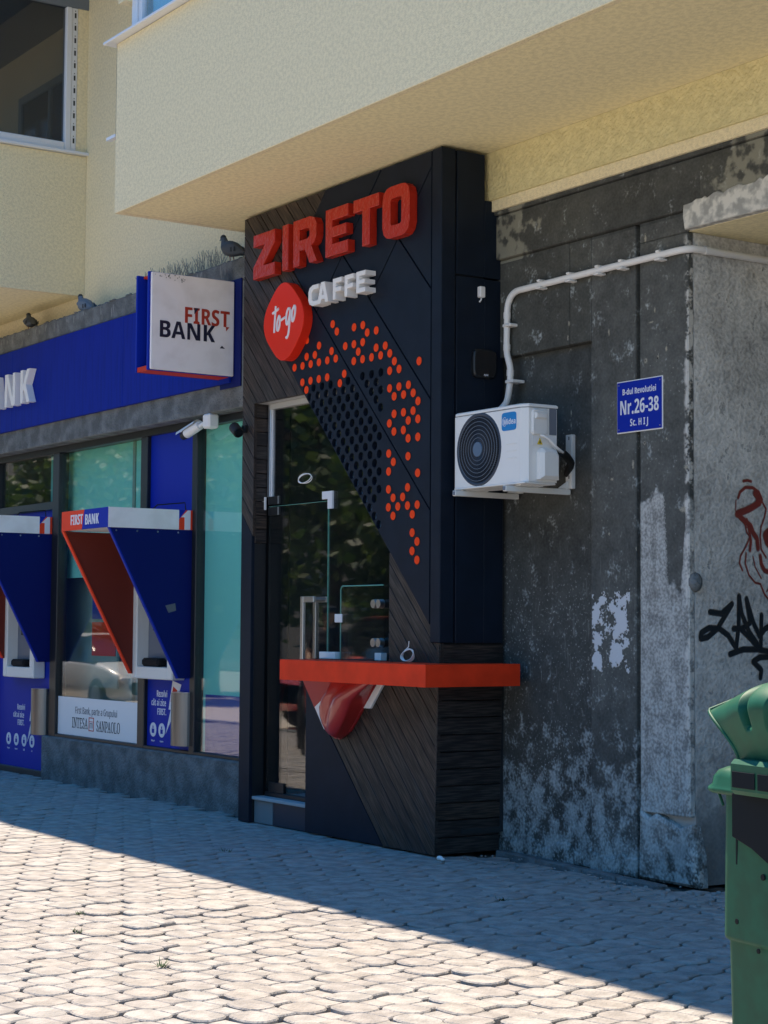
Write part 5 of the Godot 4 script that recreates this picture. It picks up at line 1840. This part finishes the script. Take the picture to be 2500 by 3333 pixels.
	var tn := [Vector3(0.0, 0.07, -0.02), Vector3(0.02, 0.06, 0), Vector3(0, 0.05, 0), Vector3(-0.005, 0.05, 0), Vector3(0, 0.08, 0)]
	for i in P.size():
		c.add_point(P[i], -tn[i], tn[i])
	c.add_point(Vector3(0.21, 3.732, pz), Vector3(-0.08, 0, 0), Vector3(0.05, 0, 0))
	c.add_point(Vector3(1.70, 3.738, pz), Vector3(-0.4, 0, 0), Vector3(0.08, 0, 0))
	c.add_point(Vector3(1.815, 3.742, -0.62), Vector3(0, 0, 0.07), Vector3(0, 0, -0.2))
	c.add_point(Vector3(1.815, 3.75, -3.5), Vector3(0, 0, 0.4), Vector3.ZERO)
	c.bake_interval = 0.03
	var pts: Array = []
	for q in c.get_baked_points():
		pts.append(q)
	var tube := MB.new()
	tube.tube(pts, 0.022, 10)
	part("tube", tube, M["pipe_white"], pp)
	for x in [0.42, 0.72, 1.0, 1.22, 1.56]:
		bx("clip", Vector3(x, 3.702, -0.556), Vector3(x + 0.05, 3.714, -0.49), M["pipe_white"], pp, 0.003)
		bx("clip", Vector3(x, 3.752, -0.556), Vector3(x + 0.03, 3.766, -0.50), M["pipe_white"], pp, 0.003)
	for y in [3.12, 3.50]:
		bx("clip", Vector3(0.06 if y > 3.3 else 0.09, y, -0.60), Vector3(0.145 if y > 3.3 else 0.175, y + 0.02, -0.497), M["pipe_white"], pp, 0.004)
	for q in [[Vector3(0.077, 3.56, pz), Vector3(0.077, 3.60, pz)], [Vector3(0.076, 3.345, pz), Vector3(0.076, 3.385, pz)], [Vector3(0.112, 3.17, pz), Vector3(0.114, 3.21, pz)], [Vector3(1.815, 3.742, -0.66), Vector3(1.815, 3.742, -0.70)]]:
		var sl2 := MB.new()
		sl2.cyl(q[0], q[1], 0.0248, 0.0248, 12)
		part("sleeve", sl2, M["pipe_white"], pp)
	# house number plate
	var np := thing("address_plate", "blue enamel address plate with white lettering on the stone pier", "sign", Vector3(1.365, 2.69, -0.55))
	bx("rim", Vector3(1.157, 2.692, -0.556), Vector3(1.572, 3.014, -0.548), M["white_paint"], np, 0.003)
	bx("plate", Vector3(1.164, 2.699, -0.549), Vector3(1.565, 3.007, -0.5455), M["blue_panel"], np)
	text("lettering", "B-dul Revolutiei", 0.036, 0.001, M["ink_white"], np, Vector3(1.365, 2.945, -0.545), Basis(), true, 0.80)
	text("lettering", "Nr.26-38", 0.086, 0.001, M["ink_white"], np, Vector3(1.365, 2.848, -0.545), Basis(), true, 0.74)
	text("lettering", "Sc. H I J", 0.042, 0.001, M["ink_white"], np, Vector3(1.365, 2.752, -0.545), Basis(), true, 0.80)
	for q in [[1.18, 2.715], [1.55, 2.715], [1.18, 2.99], [1.55, 2.99]]:
		var sc := MB.new()
		sc.cyl(Vector3(q[0], q[1], -0.546), Vector3(q[0], q[1], -0.543), 0.005, 0.004, 8)
		part("screw", sc, M["steel"], np)
	for o in [a, pp, np, get_node("wall_bracket"), get_node("wall_bracket_001")]:
		o.position += SHIFT
	build_bin()
	# crumbs of plaster, a scrap of paper and weeds on the pavement
	var cr := MB.new()
	for k in 150:
		var x := rng.randf_range(0.1, 2.4)
		var z := -0.50 + 0.12 * x + pow(rng.randf(), 2.0) * 0.5 - 0.08
		var s := rng.randf_range(0.004, 0.014)
		cr.blob(Vector3(x, s * 0.5, z), Vector3(s, s * 0.6, s * 0.8), 5, 4)
	for k in 60:
		var x := rng.randf_range(1.6, 2.6)
		var s := rng.randf_range(0.006, 0.022)
		cr.blob(Vector3(x, s * 0.4, rng.randf_range(-0.6, 0.0)), Vector3(s, s * 0.6, s * 0.8), 5, 4)
	var crm := solo("plaster_crumbs", cr, M["rubble"], "crumbs of plaster and grit scattered along the foot of the stone wall", "rubble")
	crm.set_meta("kind", "stuff")
	var sp := MB.new()
	sp.blob(Vector3(0.13, 0.016, 0.055), Vector3(0.035, 0.016, 0.018), 6, 4)
	sp.blob(Vector3(0.165, 0.012, 0.06), Vector3(0.02, 0.012, 0.014), 6, 4)
	solo("paper_scrap", sp, M["white_paint"], "crumpled white paper scrap at the corner of the cafe base", "litter")
	var n := 0
	for s in [[-0.95, 1.02, 0.05], [1.68, 0.75, 0.035], [2.42, 3.2, 0.05], [1.4, 3.15, 0.03], [0.9, 2.9, 0.03]]:
		var wd := MB.new()
		for k in 16:
			var an := rng.randf() * TAU
			var r: float = s[2] * rng.randf_range(0.5, 1.2)
			var o := Vector3(s[0] + rng.randf_range(-0.03, 0.03), -0.005, s[1] + rng.randf_range(-0.02, 0.02))
			var tip := o + Vector3(cos(an) * r, r * rng.randf_range(0.3, 1.0), sin(an) * r)
			var sd := Vector3(-sin(an), 0, cos(an)) * 0.004
			wd.flat(o - sd, o + sd, tip, Vector3.UP)
		solo("weed", wd, M["weed"], ["weed tuft in the shaded pavers before the cafe base", "small weed in the shaded pavers before the stone wall", "weed tuft between sunlit pavers near the bottom left", "small weed among the loose sunlit pavers", "tiny weed in the sunlit gap beside the loose pavers"][n], "weed", "weeds between the pavers")
		n += 1


func build_bin() -> void:
	var G: Material = M["bin_green"]
	# built in its own axes: x across the face, z out of the face, y up
	var b := thing("wheelie_bin", "large green wheelie bin with raised lid at the right edge of the sunny pavement", "bin", Vector3.ZERO)
	var body := MB.new()
	var rows := []
	for s in [[0.0, 0.022, -0.02], [0.03, 0.018, -0.012], [0.505, 0.012, -0.004], [0.515, 0.008, 0.010], [0.525, 0.006, 0.012], [0.98, 0.0, 0.0]]:
		rows.append(ring_of(s[1], 0.585 - s[1], -0.62 - (s[0] * 0.1), s[2], 0.045, s[0]))
	body.grid(rows, 1.0, true)
	part("body", body, G, b)
	var rim := MB.new()
	var rr := []
	for s in [[0.985, 0.0, 0.0], [0.97, -0.085, 0.05], [0.978, -0.094, 0.058], [0.988, -0.092, 0.056], [0.998, -0.082, 0.047], [1.022, -0.079, 0.044], [1.042, -0.066, 0.033], [1.053, -0.045, 0.015], [1.055, -0.02, -0.005], [1.045, 0.012, -0.03], [1.0, 0.03, -0.04]]:
		rr.append(ring_of(s[1], 0.585 - s[1], -0.74 - s[1] * 0.2, s[2] - 0.03, 0.09, s[0]))
	rim.grid(rr, 1.0, true)
	part("rim", rim, G, b)
	bx("inside", Vector3(0.03, 0.90, -0.70), Vector3(0.555, 0.98, -0.05), M["groove_black"], b)
	bx("rim_edge_strip", Vector3(-0.03, 1.052, -0.70), Vector3(0.03, 1.057, -0.35), M["bin_red"], b)
	# hinge block with its slot, and the black shield below it
	bx("hinge_block", Vector3(0.145, 0.982, -0.06), Vector3(0.50, 1.092, 0.075), G, b, 0.014)
	bx("slot", Vector3(0.170, 1.005, 0.076), Vector3(0.285, 1.055, 0.079), M["bin_dark"], b, 0.001)
	bx("slot", Vector3(0.30, 1.005, 0.076), Vector3(0.43, 1.055, 0.079), M["bin_dark"], b, 0.001)
	sheet("black_shield", [0.10, 0.98, 0.50, 0.98, 0.50, 0.72, 0.40, 0.735, 0.30, 0.77, 0.20, 0.815, 0.10, 0.842], 0.012, 0.03, M["bin_dark"], b, Transform3D(), 0.003)
	bx("vertical_slot", Vector3(0.088, 0.70, 0.001), Vector3(0.098, 0.98, 0.006), M["bin_dark"], b, 0.001)
	var hook := MB.new()
	hook.tube([Vector3(-0.035, 0.965, -0.02), Vector3(-0.022, 0.945, -0.02), Vector3(-0.012, 0.928, -0.02)], 0.005, 6)
	part("hook", hook, G, b)
	for q in [[0.235, 0.73, 0.010], [0.10, 0.575, 0.009], [0.21, 0.50, 0.008]]:
		var h := MB.new()
		h.cyl(Vector3(q[0], q[1], 0.0085), Vector3(q[0], q[1], 0.0125), q[2], q[2], 10)
		part("bolt_hole", h, M["groove_black"], b)
	for x in [0.06, 0.525]:
		var wl := MB.new()
		wl.cyl(Vector3(x - 0.025, 0.1, -0.02), Vector3(x + 0.025, 0.1, -0.02), 0.1, 0.1, 20)
		part("wheel", wl, M["tyre"], b)
	# the lid stands open on its hinge: a dome whose free corners flare out
	var lid := MB.new()
	var lr := []
	var n := 64
	for i in 31:
		var v := i / 30.0
		var f := pow(sin(v * PI * 0.5), 0.9)
		var half := 0.160 + 0.155 * pow(f, 1.9)
		var line := []
		for k in n + 1:
			var u := 2.0 * k / n - 1.0
			var arch := 0.148 + 0.122 * (1.0 - pow(absf(u), 1.9))
			var y := 1.088 + arch * f
			var z := 0.025 + 0.055 * sin(PI * clampf(v * 1.1, 0.0, 1.0)) * (1.0 - u * u * 0.6) - 0.20 * pow(clampf((v - 0.38) / 0.62, 0.0, 1.0), 1.8) * (1.0 - pow(absf(u), 2.2))
			var groove := smoothstep(0.105, 0.06, absf(absf(u) - 0.30)) * smoothstep(0.22, 0.28, v) * smoothstep(1.0, 0.6, v)
			line.append(Vector3(0.292 + half * u, y, z - 0.034 * groove))
		lr.append(line)
	lid.grid(lr, -1.0)
	part("lid", lid, G, b)
	var lip := MB.new()
	var lp := []
	for i in 31:
		lp.append(lr[i][0])
	for k in range(1, n + 1):
		lp.append(lr[30][k])
	for i in range(29, -1, -1):
		lp.append(lr[i][n])
	lip.tube(lp, 0.0065, 6)
	part("lid_lip", lip, G, b)
	b.position = Vector3(5.405, 0, 2.72)
	b.rotation.y = -0.15


# a rounded rectangle between x0 and x1, z0 and z1, at height y
func ring_of(x0: float, x1: float, z0: float, z1: float, r: float, y: float) -> Array:
	var out := []
	for q in [[x1 - r, z1 - r, 0.0], [x0 + r, z1 - r, 1.0], [x0 + r, z0 + r, 2.0], [x1 - r, z0 + r, 3.0]]:
		for k in 7:
			var a: float = (q[2] + k / 6.0) * PI * 0.5
			out.append(Vector3(q[0] + r * cos(a), y, q[1] + r * sin(a)))
	return out


# ---------------------------------------------------------------- the street that the glass mirrors
func build_beyond() -> void:
	var tr := thing("street_tree", "leafy street tree mirrored in the cafe door glass", "tree", Vector3.ZERO, "street trees behind the viewer")
	var tk := MB.new()
	var rows := []
	for s in [[0.0, 0.24], [0.3, 0.17], [1.5, 0.14], [3.0, 0.12], [4.5, 0.07]]:
		var line := []
		for k in 10:
			line.append(Vector3(s[1] * cos(TAU * k / 10.0) + 0.03 * s[0], s[0], s[1] * sin(TAU * k / 10.0)))
		rows.append(line)
	tk.grid(rows, 1.0, true)
	for k in 7:
		var an := TAU * k / 7.0 + 0.3
		tk.tube([Vector3(0.08, 2.4 + 0.25 * k, 0), Vector3(0.7 * cos(an), 3.2 + 0.3 * k, 0.7 * sin(an)), Vector3(1.7 * cos(an), 3.9 + 0.35 * k, 1.7 * sin(an))], 0.045, 6)
	part("trunk", tk, M["bark"], tr)
	for lot in 2:
		var cw := MB.new()
		for k in 4200:
			var cl := k % 26
			var an := cl * 2.4
			var c := Vector3(2.3 * cos(an) * (0.4 + 0.6 * fmod(cl * 0.37, 1.0)), 2.2 + 5.4 * fmod(cl * 0.618, 1.0), 1.9 * sin(an) * (0.4 + 0.6 * fmod(cl * 0.73, 1.0)))
			var d := Vector3(rng.randfn(), rng.randfn() * 0.7, rng.randfn()) * 0.62
			var p := c + d
			var q := Basis.from_euler(Vector3(rng.randf() * TAU, rng.randf() * TAU, rng.randf() * TAU))
			var s := rng.randf_range(0.08, 0.17)
			cw.quad(p + q * Vector3(-s, 0, 0), p + q * Vector3(0, 0, s * 0.6), p + q * Vector3(s * 1.2, 0, 0), p + q * Vector3(0, 0, -s * 0.6), Vector3.UP)
		part("crown", cw, M["leaf"] if lot == 0 else M["leaf_light"], tr)
	tr.position = Vector3(-15.5, -0.1, 12.0)
	for s in [["leafy street tree mirrored in the tall bank pane beside the cafe", -20.5], ["leafy street tree mirrored in the bank pane above the white banner", -26.0], ["leafy street tree mirrored in the small upper bank pane at left", -31.5], ["leafy street tree mirrored at the left edge of the bank glass", -37.0]]:
		var o: Node3D = copy(tr, Vector3(s[1], -0.1, 11.8), s[0], "street trees behind the viewer")
		o.rotation.y = s[1]
	var ob := thing("opposite_building", "grey block across the street mirrored faintly behind the trees", "building", Vector3(-40, -0.1, 24))
	bx("wall", Vector3(-90, -0.1, 24), Vector3(-4, 15, 34), mat("far_wall", lin(0.26, 0.22, 0.17), 0.9), ob)
	for k in 36:
		for j in 3:
			bx("window", Vector3(-80.0 + 3.2 * k, 1.0 + 4.2 * j, 23.93), Vector3(-78.4 + 3.2 * k, 3.2 + 4.2 * j, 23.98), M["car_glass"], ob)
	car("dark parked car mirrored low in the cafe door", M["car_dark"], Vector3(-10.5, -0.14, 7.6))
	car("red parked car mirrored behind the counter glass", M["car_red"], Vector3(-14.7, -0.14, 9.6))
	car("white parked car mirrored in the bank pane above the banner", M["car_white"], Vector3(-22.6, -0.14, 7.7))
	bicycle()
	person()


func car(label: String, paint: Material, at: Vector3) -> void:
	var c := thing("parked_car", label, "car", Vector3.ZERO, "cars parked along the kerb")
	var st := [[-2.1, 0.35, 0.62, 0.60], [-2.0, 0.25, 0.82, 0.78], [-1.5, 0.22, 0.92, 0.86], [-0.9, 0.2, 0.96, 0.88], [0.0, 0.2, 0.97, 0.89], [0.9, 0.2, 0.95, 0.88], [1.5, 0.22, 0.88, 0.86], [2.0, 0.25, 0.74, 0.78], [2.12, 0.35, 0.58, 0.60]]
	var low := MB.new()
	var rows := []
	for s in st:
		var line := []
		for q in [[0.0, s[1]], [0.8, s[1]], [0.97, s[1] + 0.1], [1.0, s[1] + 0.3], [0.97, s[2] - 0.08], [0.86, s[2]], [0.0, s[2] + 0.02]]:
			line.append(Vector3(s[0], q[1], q[0] * s[3]))
		for k in range(5, 0, -1):
			line.append(line[k] * Vector3(1, 1, -1))
		rows.append(line)
	low.grid(rows, 1.0, true)
	part("body", low, paint, c)
	for lot in 2:
		var cab := MB.new()
		var cr := []
		for s in [[-1.75, 0.93, 0.02], [-1.15, 1.36, 0.9], [-0.3, 1.46, 1.0], [0.35, 1.43, 1.0], [1.1, 0.94, 0.02]]:
			var line := []
			var top: float = 0.94 + (s[1] - 0.94)
			for q in [[0.82, 0.93], [0.66, lerpf(0.93, top, 0.93)], [0.5, top], [-0.5, top], [-0.66, lerpf(0.93, top, 0.93)], [-0.82, 0.93]]:
				line.append(Vector3(s[0], q[1] + (0.012 if lot == 1 else 0.0), q[0]))
			cr.append(line.slice(1, 5) if lot == 1 else line)
		if lot == 1:
			cr = cr.slice(1, 4)
		cab.grid(cr, -1.0)
		part("roof" if lot == 1 else "windows", cab, paint if lot == 1 else M["car_glass"], c)
	for x in [-1.3, 1.32]:
		for z in [-0.78, 0.78]:
			var w := MB.new()
			w.cyl(Vector3(x, 0.32, z - 0.1), Vector3(x, 0.32, z + 0.1), 0.32, 0.32, 22)
			var wp := part("wheel", w, M["tyre"], c)
			var h := MB.new()
			h.cyl(Vector3(x, 0.32, z - 0.105), Vector3(x, 0.32, z + 0.105), 0.2, 0.2, 18)
			part("rim", h, M["aluminium"], wp)
	for z in [-0.62, 0.62]:
		var l := MB.new()
		l.blob(Vector3(2.02, 0.62, z), Vector3(0.08, 0.07, 0.14), 8, 6)
		part("headlight", l, M["white_plastic"], c)
	c.position = at
	if paint == M["car_red"]:
		c.rotation.y = PI / 2
		c.scale = Vector3(1.1, 1.24, 1.1)


func bicycle() -> void:
	var b := thing("bicycle", "dark bicycle mirrored in the bottom of the cafe door", "bicycle", Vector3.ZERO)
	for x in [-0.52, 0.52]:
		var w := MB.new()
		var ring := []
		for i in 36:
			ring.append(Vector3(x + 0.33 * cos(TAU * i / 36.0), 0.34 + 0.33 * sin(TAU * i / 36.0), 0))
		w.tube(ring, 0.02, 7, true)
		var wp := part("wheel", w, M["tyre"], b)
		var sp := MB.new()
		for i in 14:
			sp.tube([Vector3(x, 0.34, 0), Vector3(x + 0.32 * cos(TAU * i / 14.0), 0.34 + 0.32 * sin(TAU * i / 14.0), 0)], 0.0015, 3)
		part("spokes", sp, M["steel"], wp)
	var f := MB.new()
	for s in [[-0.52, 0.34, -0.08, 0.30], [-0.08, 0.30, -0.2, 0.78], [-0.2, 0.78, 0.36, 0.80], [-0.08, 0.30, 0.38, 0.72], [-0.52, 0.34, -0.19, 0.74], [0.36, 0.88, 0.52, 0.34]]:
		f.tube([Vector3(s[0], s[1], 0), Vector3(s[2], s[3], 0)], 0.018, 7)
	part("frame", f, M["black_metal"], b)
	var h := MB.new()
	h.tube([Vector3(0.36, 0.9, 0), Vector3(0.35, 1.0, 0)], 0.014, 7)
	h.tube([Vector3(0.35, 1.0, -0.3), Vector3(0.35, 1.0, 0.3)], 0.013, 7)
	part("handlebar", h, M["steel"], b)
	bx("saddle", Vector3(-0.34, 0.9, -0.07), Vector3(-0.08, 0.95, 0.07), M["cable_black"], b, 0.02)
	bx("seat_post", Vector3(-0.225, 0.78, -0.012), Vector3(-0.2, 0.9, 0.012), M["steel"], b)
	b.position = Vector3(-9.0, 0.0, 4.15)
	b.rotation.y = 0.5


# ---------------------------------------------------------------- the person mirrored in the door
# joins tapered bones [from, to, radius, radius] smoothly and meshes them as surface nets
func flesh(mb: MB, bones: Array, cell: float, blend: float) -> void:
	var lo := Vector3(1e9, 1e9, 1e9)
	var hi := -lo
	for b in bones:
		var r := Vector3.ONE * (maxf(b[2], b[3]) + cell * 2.0)
		lo = lo.min(b[0] - r).min(b[1] - r)
		hi = hi.max(b[0] + r).max(b[1] + r)
	var nx := int((hi.x - lo.x) / cell) + 2
	var ny := int((hi.y - lo.y) / cell) + 2
	var nz := int((hi.z - lo.z) / cell) + 2
	var f := PackedFloat32Array()
	f.resize(nx * ny * nz)
	f.fill(1.0)
	for b in bones:
		var a: Vector3 = b[0]
		var d: Vector3 = b[1] - b[0]
		var l2 := maxf(d.length_squared(), 1e-9)
		var r := maxf(b[2], b[3]) + blend * 1.5 + cell
		var i0 := Vector3i(((b[0].min(b[1]) - Vector3.ONE * r - lo) / cell).floor()).clamp(Vector3i.ZERO, Vector3i(nx - 1, ny - 1, nz - 1))
		var i1 := Vector3i(((b[0].max(b[1]) + Vector3.ONE * r - lo) / cell).ceil()).clamp(Vector3i.ZERO, Vector3i(nx - 1, ny - 1, nz - 1))
		for k in range(i0.z, i1.z + 1):
			for j in range(i0.y, i1.y + 1):
				for i in range(i0.x, i1.x + 1):
					var p := lo + Vector3(i, j, k) * cell
					var t := clampf((p - a).dot(d) / l2, 0.0, 1.0)
					var v := p.distance_to(a + d * t) - lerpf(b[2], b[3], t)
					var at := (k * ny + j) * nx + i
					var o := f[at]
					var h := clampf(0.5 + 0.5 * (o - v) / blend, 0.0, 1.0)
					f[at] = lerpf(o, v, h) - blend * h * (1.0 - h) if o < 0.9 else v
	var vert := {}
	var nrm := {}
	for k in nz - 1:
		for j in ny - 1:
			for i in nx - 1:
				var at := (k * ny + j) * nx + i
				var c := [f[at], f[at + 1], f[at + nx], f[at + nx + 1], f[at + nx * ny], f[at + nx * ny + 1], f[at + nx * ny + nx], f[at + nx * ny + nx + 1]]
				var inside := 0
				for q in c:
					inside += 1 if q < 0.0 else 0
				if inside == 0 or inside == 8:
					continue
				var sum := Vector3.ZERO
				var m := 0
				for e in [[0, 1], [2, 3], [4, 5], [6, 7], [0, 2], [1, 3], [4, 6], [5, 7], [0, 4], [1, 5], [2, 6], [3, 7]]:
					var u: float = c[e[0]]
					var w: float = c[e[1]]
					if (u < 0.0) != (w < 0.0):
						var t := u / (u - w)
						var pa := Vector3(e[0] & 1, (e[0] >> 1) & 1, e[0] >> 2)
						var pb := Vector3(e[1] & 1, (e[1] >> 1) & 1, e[1] >> 2)
						sum += pa.lerp(pb, t)
						m += 1
				vert[at] = lo + (Vector3(i, j, k) + sum / m) * cell
				nrm[at] = Vector3(c[1] + c[3] + c[5] + c[7] - c[0] - c[2] - c[4] - c[6], c[2] + c[3] + c[6] + c[7] - c[0] - c[1] - c[4] - c[5], c[4] + c[5] + c[6] + c[7] - c[0] - c[1] - c[2] - c[3]).normalized()
	var steps := [1, nx, nx * ny]
	for at in vert:
		for ax in 3:
			var s: int = steps[ax]
			if (f[at] < 0.0) == (f[at + s] < 0.0):
				continue
			var s1: int = steps[(ax + 1) % 3]
			var s2: int = steps[(ax + 2) % 3]
			var q := [at, at - s1, at - s1 - s2, at - s2]
			if vert.has(q[1]) and vert.has(q[2]) and vert.has(q[3]):
				mb.tri(vert[q[0]], vert[q[1]], vert[q[2]], nrm[q[0]], nrm[q[1]], nrm[q[2]])
				mb.tri(vert[q[0]], vert[q[2]], vert[q[3]], nrm[q[0]], nrm[q[2]], nrm[q[3]])


func hand(mb: MB, wrist: Vector3, along: Vector3, palm_up: Vector3, thumb_side: Vector3, curl: float) -> void:
	var b := [[wrist, wrist + along * 0.03, 0.026, 0.024]]
	for k in 4:
		var side := thumb_side * (0.030 - 0.020 * k)
		var root := wrist + along * 0.085 + side
		b.append([wrist + along * 0.015 + side * 0.6, root, 0.016, 0.012])
		var l: float = [0.072, 0.080, 0.074, 0.058][k]
		var d1 := (along - palm_up * curl * 0.5).normalized()
		var d2 := (along - palm_up * curl * 1.6).normalized()
		b.append([root, root + d1 * l * 0.5, 0.0092, 0.0086])
		b.append([root + d1 * l * 0.5, root + d1 * l * 0.5 + d2 * l * 0.5, 0.0086, 0.0076])
	var tr := wrist + along * 0.03 + thumb_side * 0.028
	var td := (along * 0.7 + thumb_side * 0.7 - palm_up * 0.25).normalized()
	b.append([tr, tr + td * 0.038, 0.0125, 0.0105])
	b.append([tr + td * 0.038, tr + td * 0.038 + (td + along).normalized() * 0.03, 0.0105, 0.0085])
	flesh(mb, b, 0.0045, 0.008)


func person() -> void:
	var o := thing("person", "person in a dark cap and dark T-shirt with bare arms, mirrored in the cafe door", "person", Vector3.ZERO)
	var skin := mat("skin", lin(0.42, 0.24, 0.16), 0.6)
	var shirt := mat("shirt", lin(0.016, 0.018, 0.03), 0.9)
	var jeans := mat("jeans", lin(0.03, 0.045, 0.08), 0.9)
	# faces -z; the arms are bent, hands before the belly
	var sl := Vector3(-0.19, 1.40, 0)
	var sr := Vector3(0.19, 1.40, 0)
	var el_ := Vector3(-0.34, 1.14, 0.02)
	var er := Vector3(0.34, 1.14, 0.02)
	var wl := Vector3(-0.16, 1.04, -0.20)
	var wr := Vector3(0.20, 0.98, -0.20)
	var torso := [[Vector3(-0.13, 1.38, 0), Vector3(0.13, 1.38, 0), 0.085, 0.085], [Vector3(-0.08, 1.25, -0.015), Vector3(0.08, 1.25, -0.015), 0.115, 0.115], [Vector3(-0.06, 1.10, -0.01), Vector3(0.06, 1.10, -0.01), 0.105, 0.105], [Vector3(-0.07, 0.95, 0), Vector3(0.07, 0.95, 0), 0.115, 0.115]]
	var legs := [[Vector3(-0.10, 0.90, 0), Vector3(-0.12, 0.50, -0.015), 0.095, 0.062], [Vector3(-0.12, 0.50, -0.015), Vector3(-0.13, 0.09, 0.02), 0.060, 0.042], [Vector3(0.10, 0.90, 0), Vector3(0.13, 0.50, -0.01), 0.095, 0.062], [Vector3(0.13, 0.50, -0.01), Vector3(0.15, 0.09, 0.02), 0.060, 0.042]]
	var arms := [[sl, el_, 0.055, 0.043], [el_, wl, 0.043, 0.028], [sr, er, 0.055, 0.043], [er, wr, 0.043, 0.028]]
	var body := MB.new()
	flesh(body, torso + arms + [[Vector3(0, 1.42, 0), Vector3(0, 1.54, -0.015), 0.060, 0.055]], 0.018, 0.05)
	flesh(body, [[Vector3(0, 1.62, -0.01), Vector3(0, 1.66, 0.005), 0.078, 0.088], [Vector3(0, 1.58, -0.045), Vector3(0, 1.56, -0.06), 0.055, 0.035], [Vector3(0, 1.625, -0.085), Vector3(0, 1.60, -0.108), 0.010, 0.015], [Vector3(-0.085, 1.625, 0.005), Vector3(-0.088, 1.60, 0.0), 0.014, 0.010], [Vector3(0.085, 1.625, 0.005), Vector3(0.088, 1.60, 0.0), 0.014, 0.010], [Vector3(-0.018, 1.568, -0.088), Vector3(0.018, 1.568, -0.088), 0.008, 0.008], [Vector3(0, 1.54, -0.015), Vector3(0, 1.58, -0.01), 0.055, 0.06]], 0.006, 0.02)
	hand(body, wl, (Vector3(0.10, 1.02, -0.26) - wl).normalized(), Vector3.UP, Vector3(0, 0.75, -0.66).normalized(), 0.5)
	hand(body, wr, (Vector3(-0.06, 0.98, -0.27) - wr).normalized(), Vector3.UP, Vector3(0, 0.75, -0.66).normalized(), 0.5)
	part("body", body, skin, o)
	for x in [-0.032, 0.032]:
		var eye := MB.new()
		eye.blob(Vector3(x, 1.638, -0.079), Vector3(0.013, 0.009, 0.009), 8, 6)
		part("eye", eye, M["cable_black"], o)
	var sh := MB.new()
	var ts := []
	for b in torso:
		ts.append([b[0], b[1], b[2] + 0.012, b[3] + 0.012])
	ts.append([sl, sl.lerp(el_, 0.55), 0.072, 0.066])
	ts.append([sr, sr.lerp(er, 0.55), 0.072, 0.066])
	flesh(sh, ts, 0.018, 0.05)
	part("shirt", sh, shirt, o)
	var tr := MB.new()
	var tl := []
	for b in legs:
		tl.append([b[0], b[1], b[2] + 0.012, b[3] + 0.016])
	tl.append([Vector3(-0.07, 0.93, 0), Vector3(0.07, 0.93, 0), 0.125, 0.125])
	flesh(tr, tl, 0.018, 0.04)
	part("trousers", tr, jeans, o)
	for q in [[-0.13, 0.02], [0.15, 0.02]]:
		var shoe := MB.new()
		flesh(shoe, [[Vector3(q[0], 0.05, q[1] + 0.03), Vector3(q[0] * 1.08, 0.04, q[1] - 0.17), 0.052, 0.038]], 0.012, 0.02)
		part("shoe", shoe, M["white_paint"], o)
	var cap := MB.new()
	cap.lathe([Vector2(0.102, 0.0), Vector2(0.100, 0.03), Vector2(0.085, 0.068), Vector2(0.05, 0.09), Vector2(0.0, 0.097)], Transform3D(Basis(), Vector3(0, 1.665, 0.0)), 22)
	cap.prism(poly([-0.085, 0.04, 0.085, 0.04, 0.075, 0.13, 0.04, 0.165, -0.04, 0.165, -0.075, 0.13]), 1.662, 1.670, Transform3D(Basis(Vector3(1, 0, 0), Vector3(0, 0, -1), Vector3(0, 1, 0)), Vector3.ZERO), 0.002)
	part("cap", cap, shirt, o)
	o.position = Vector3(-9.9, 0.0, 5.1)
	o.rotation.y = -0.35
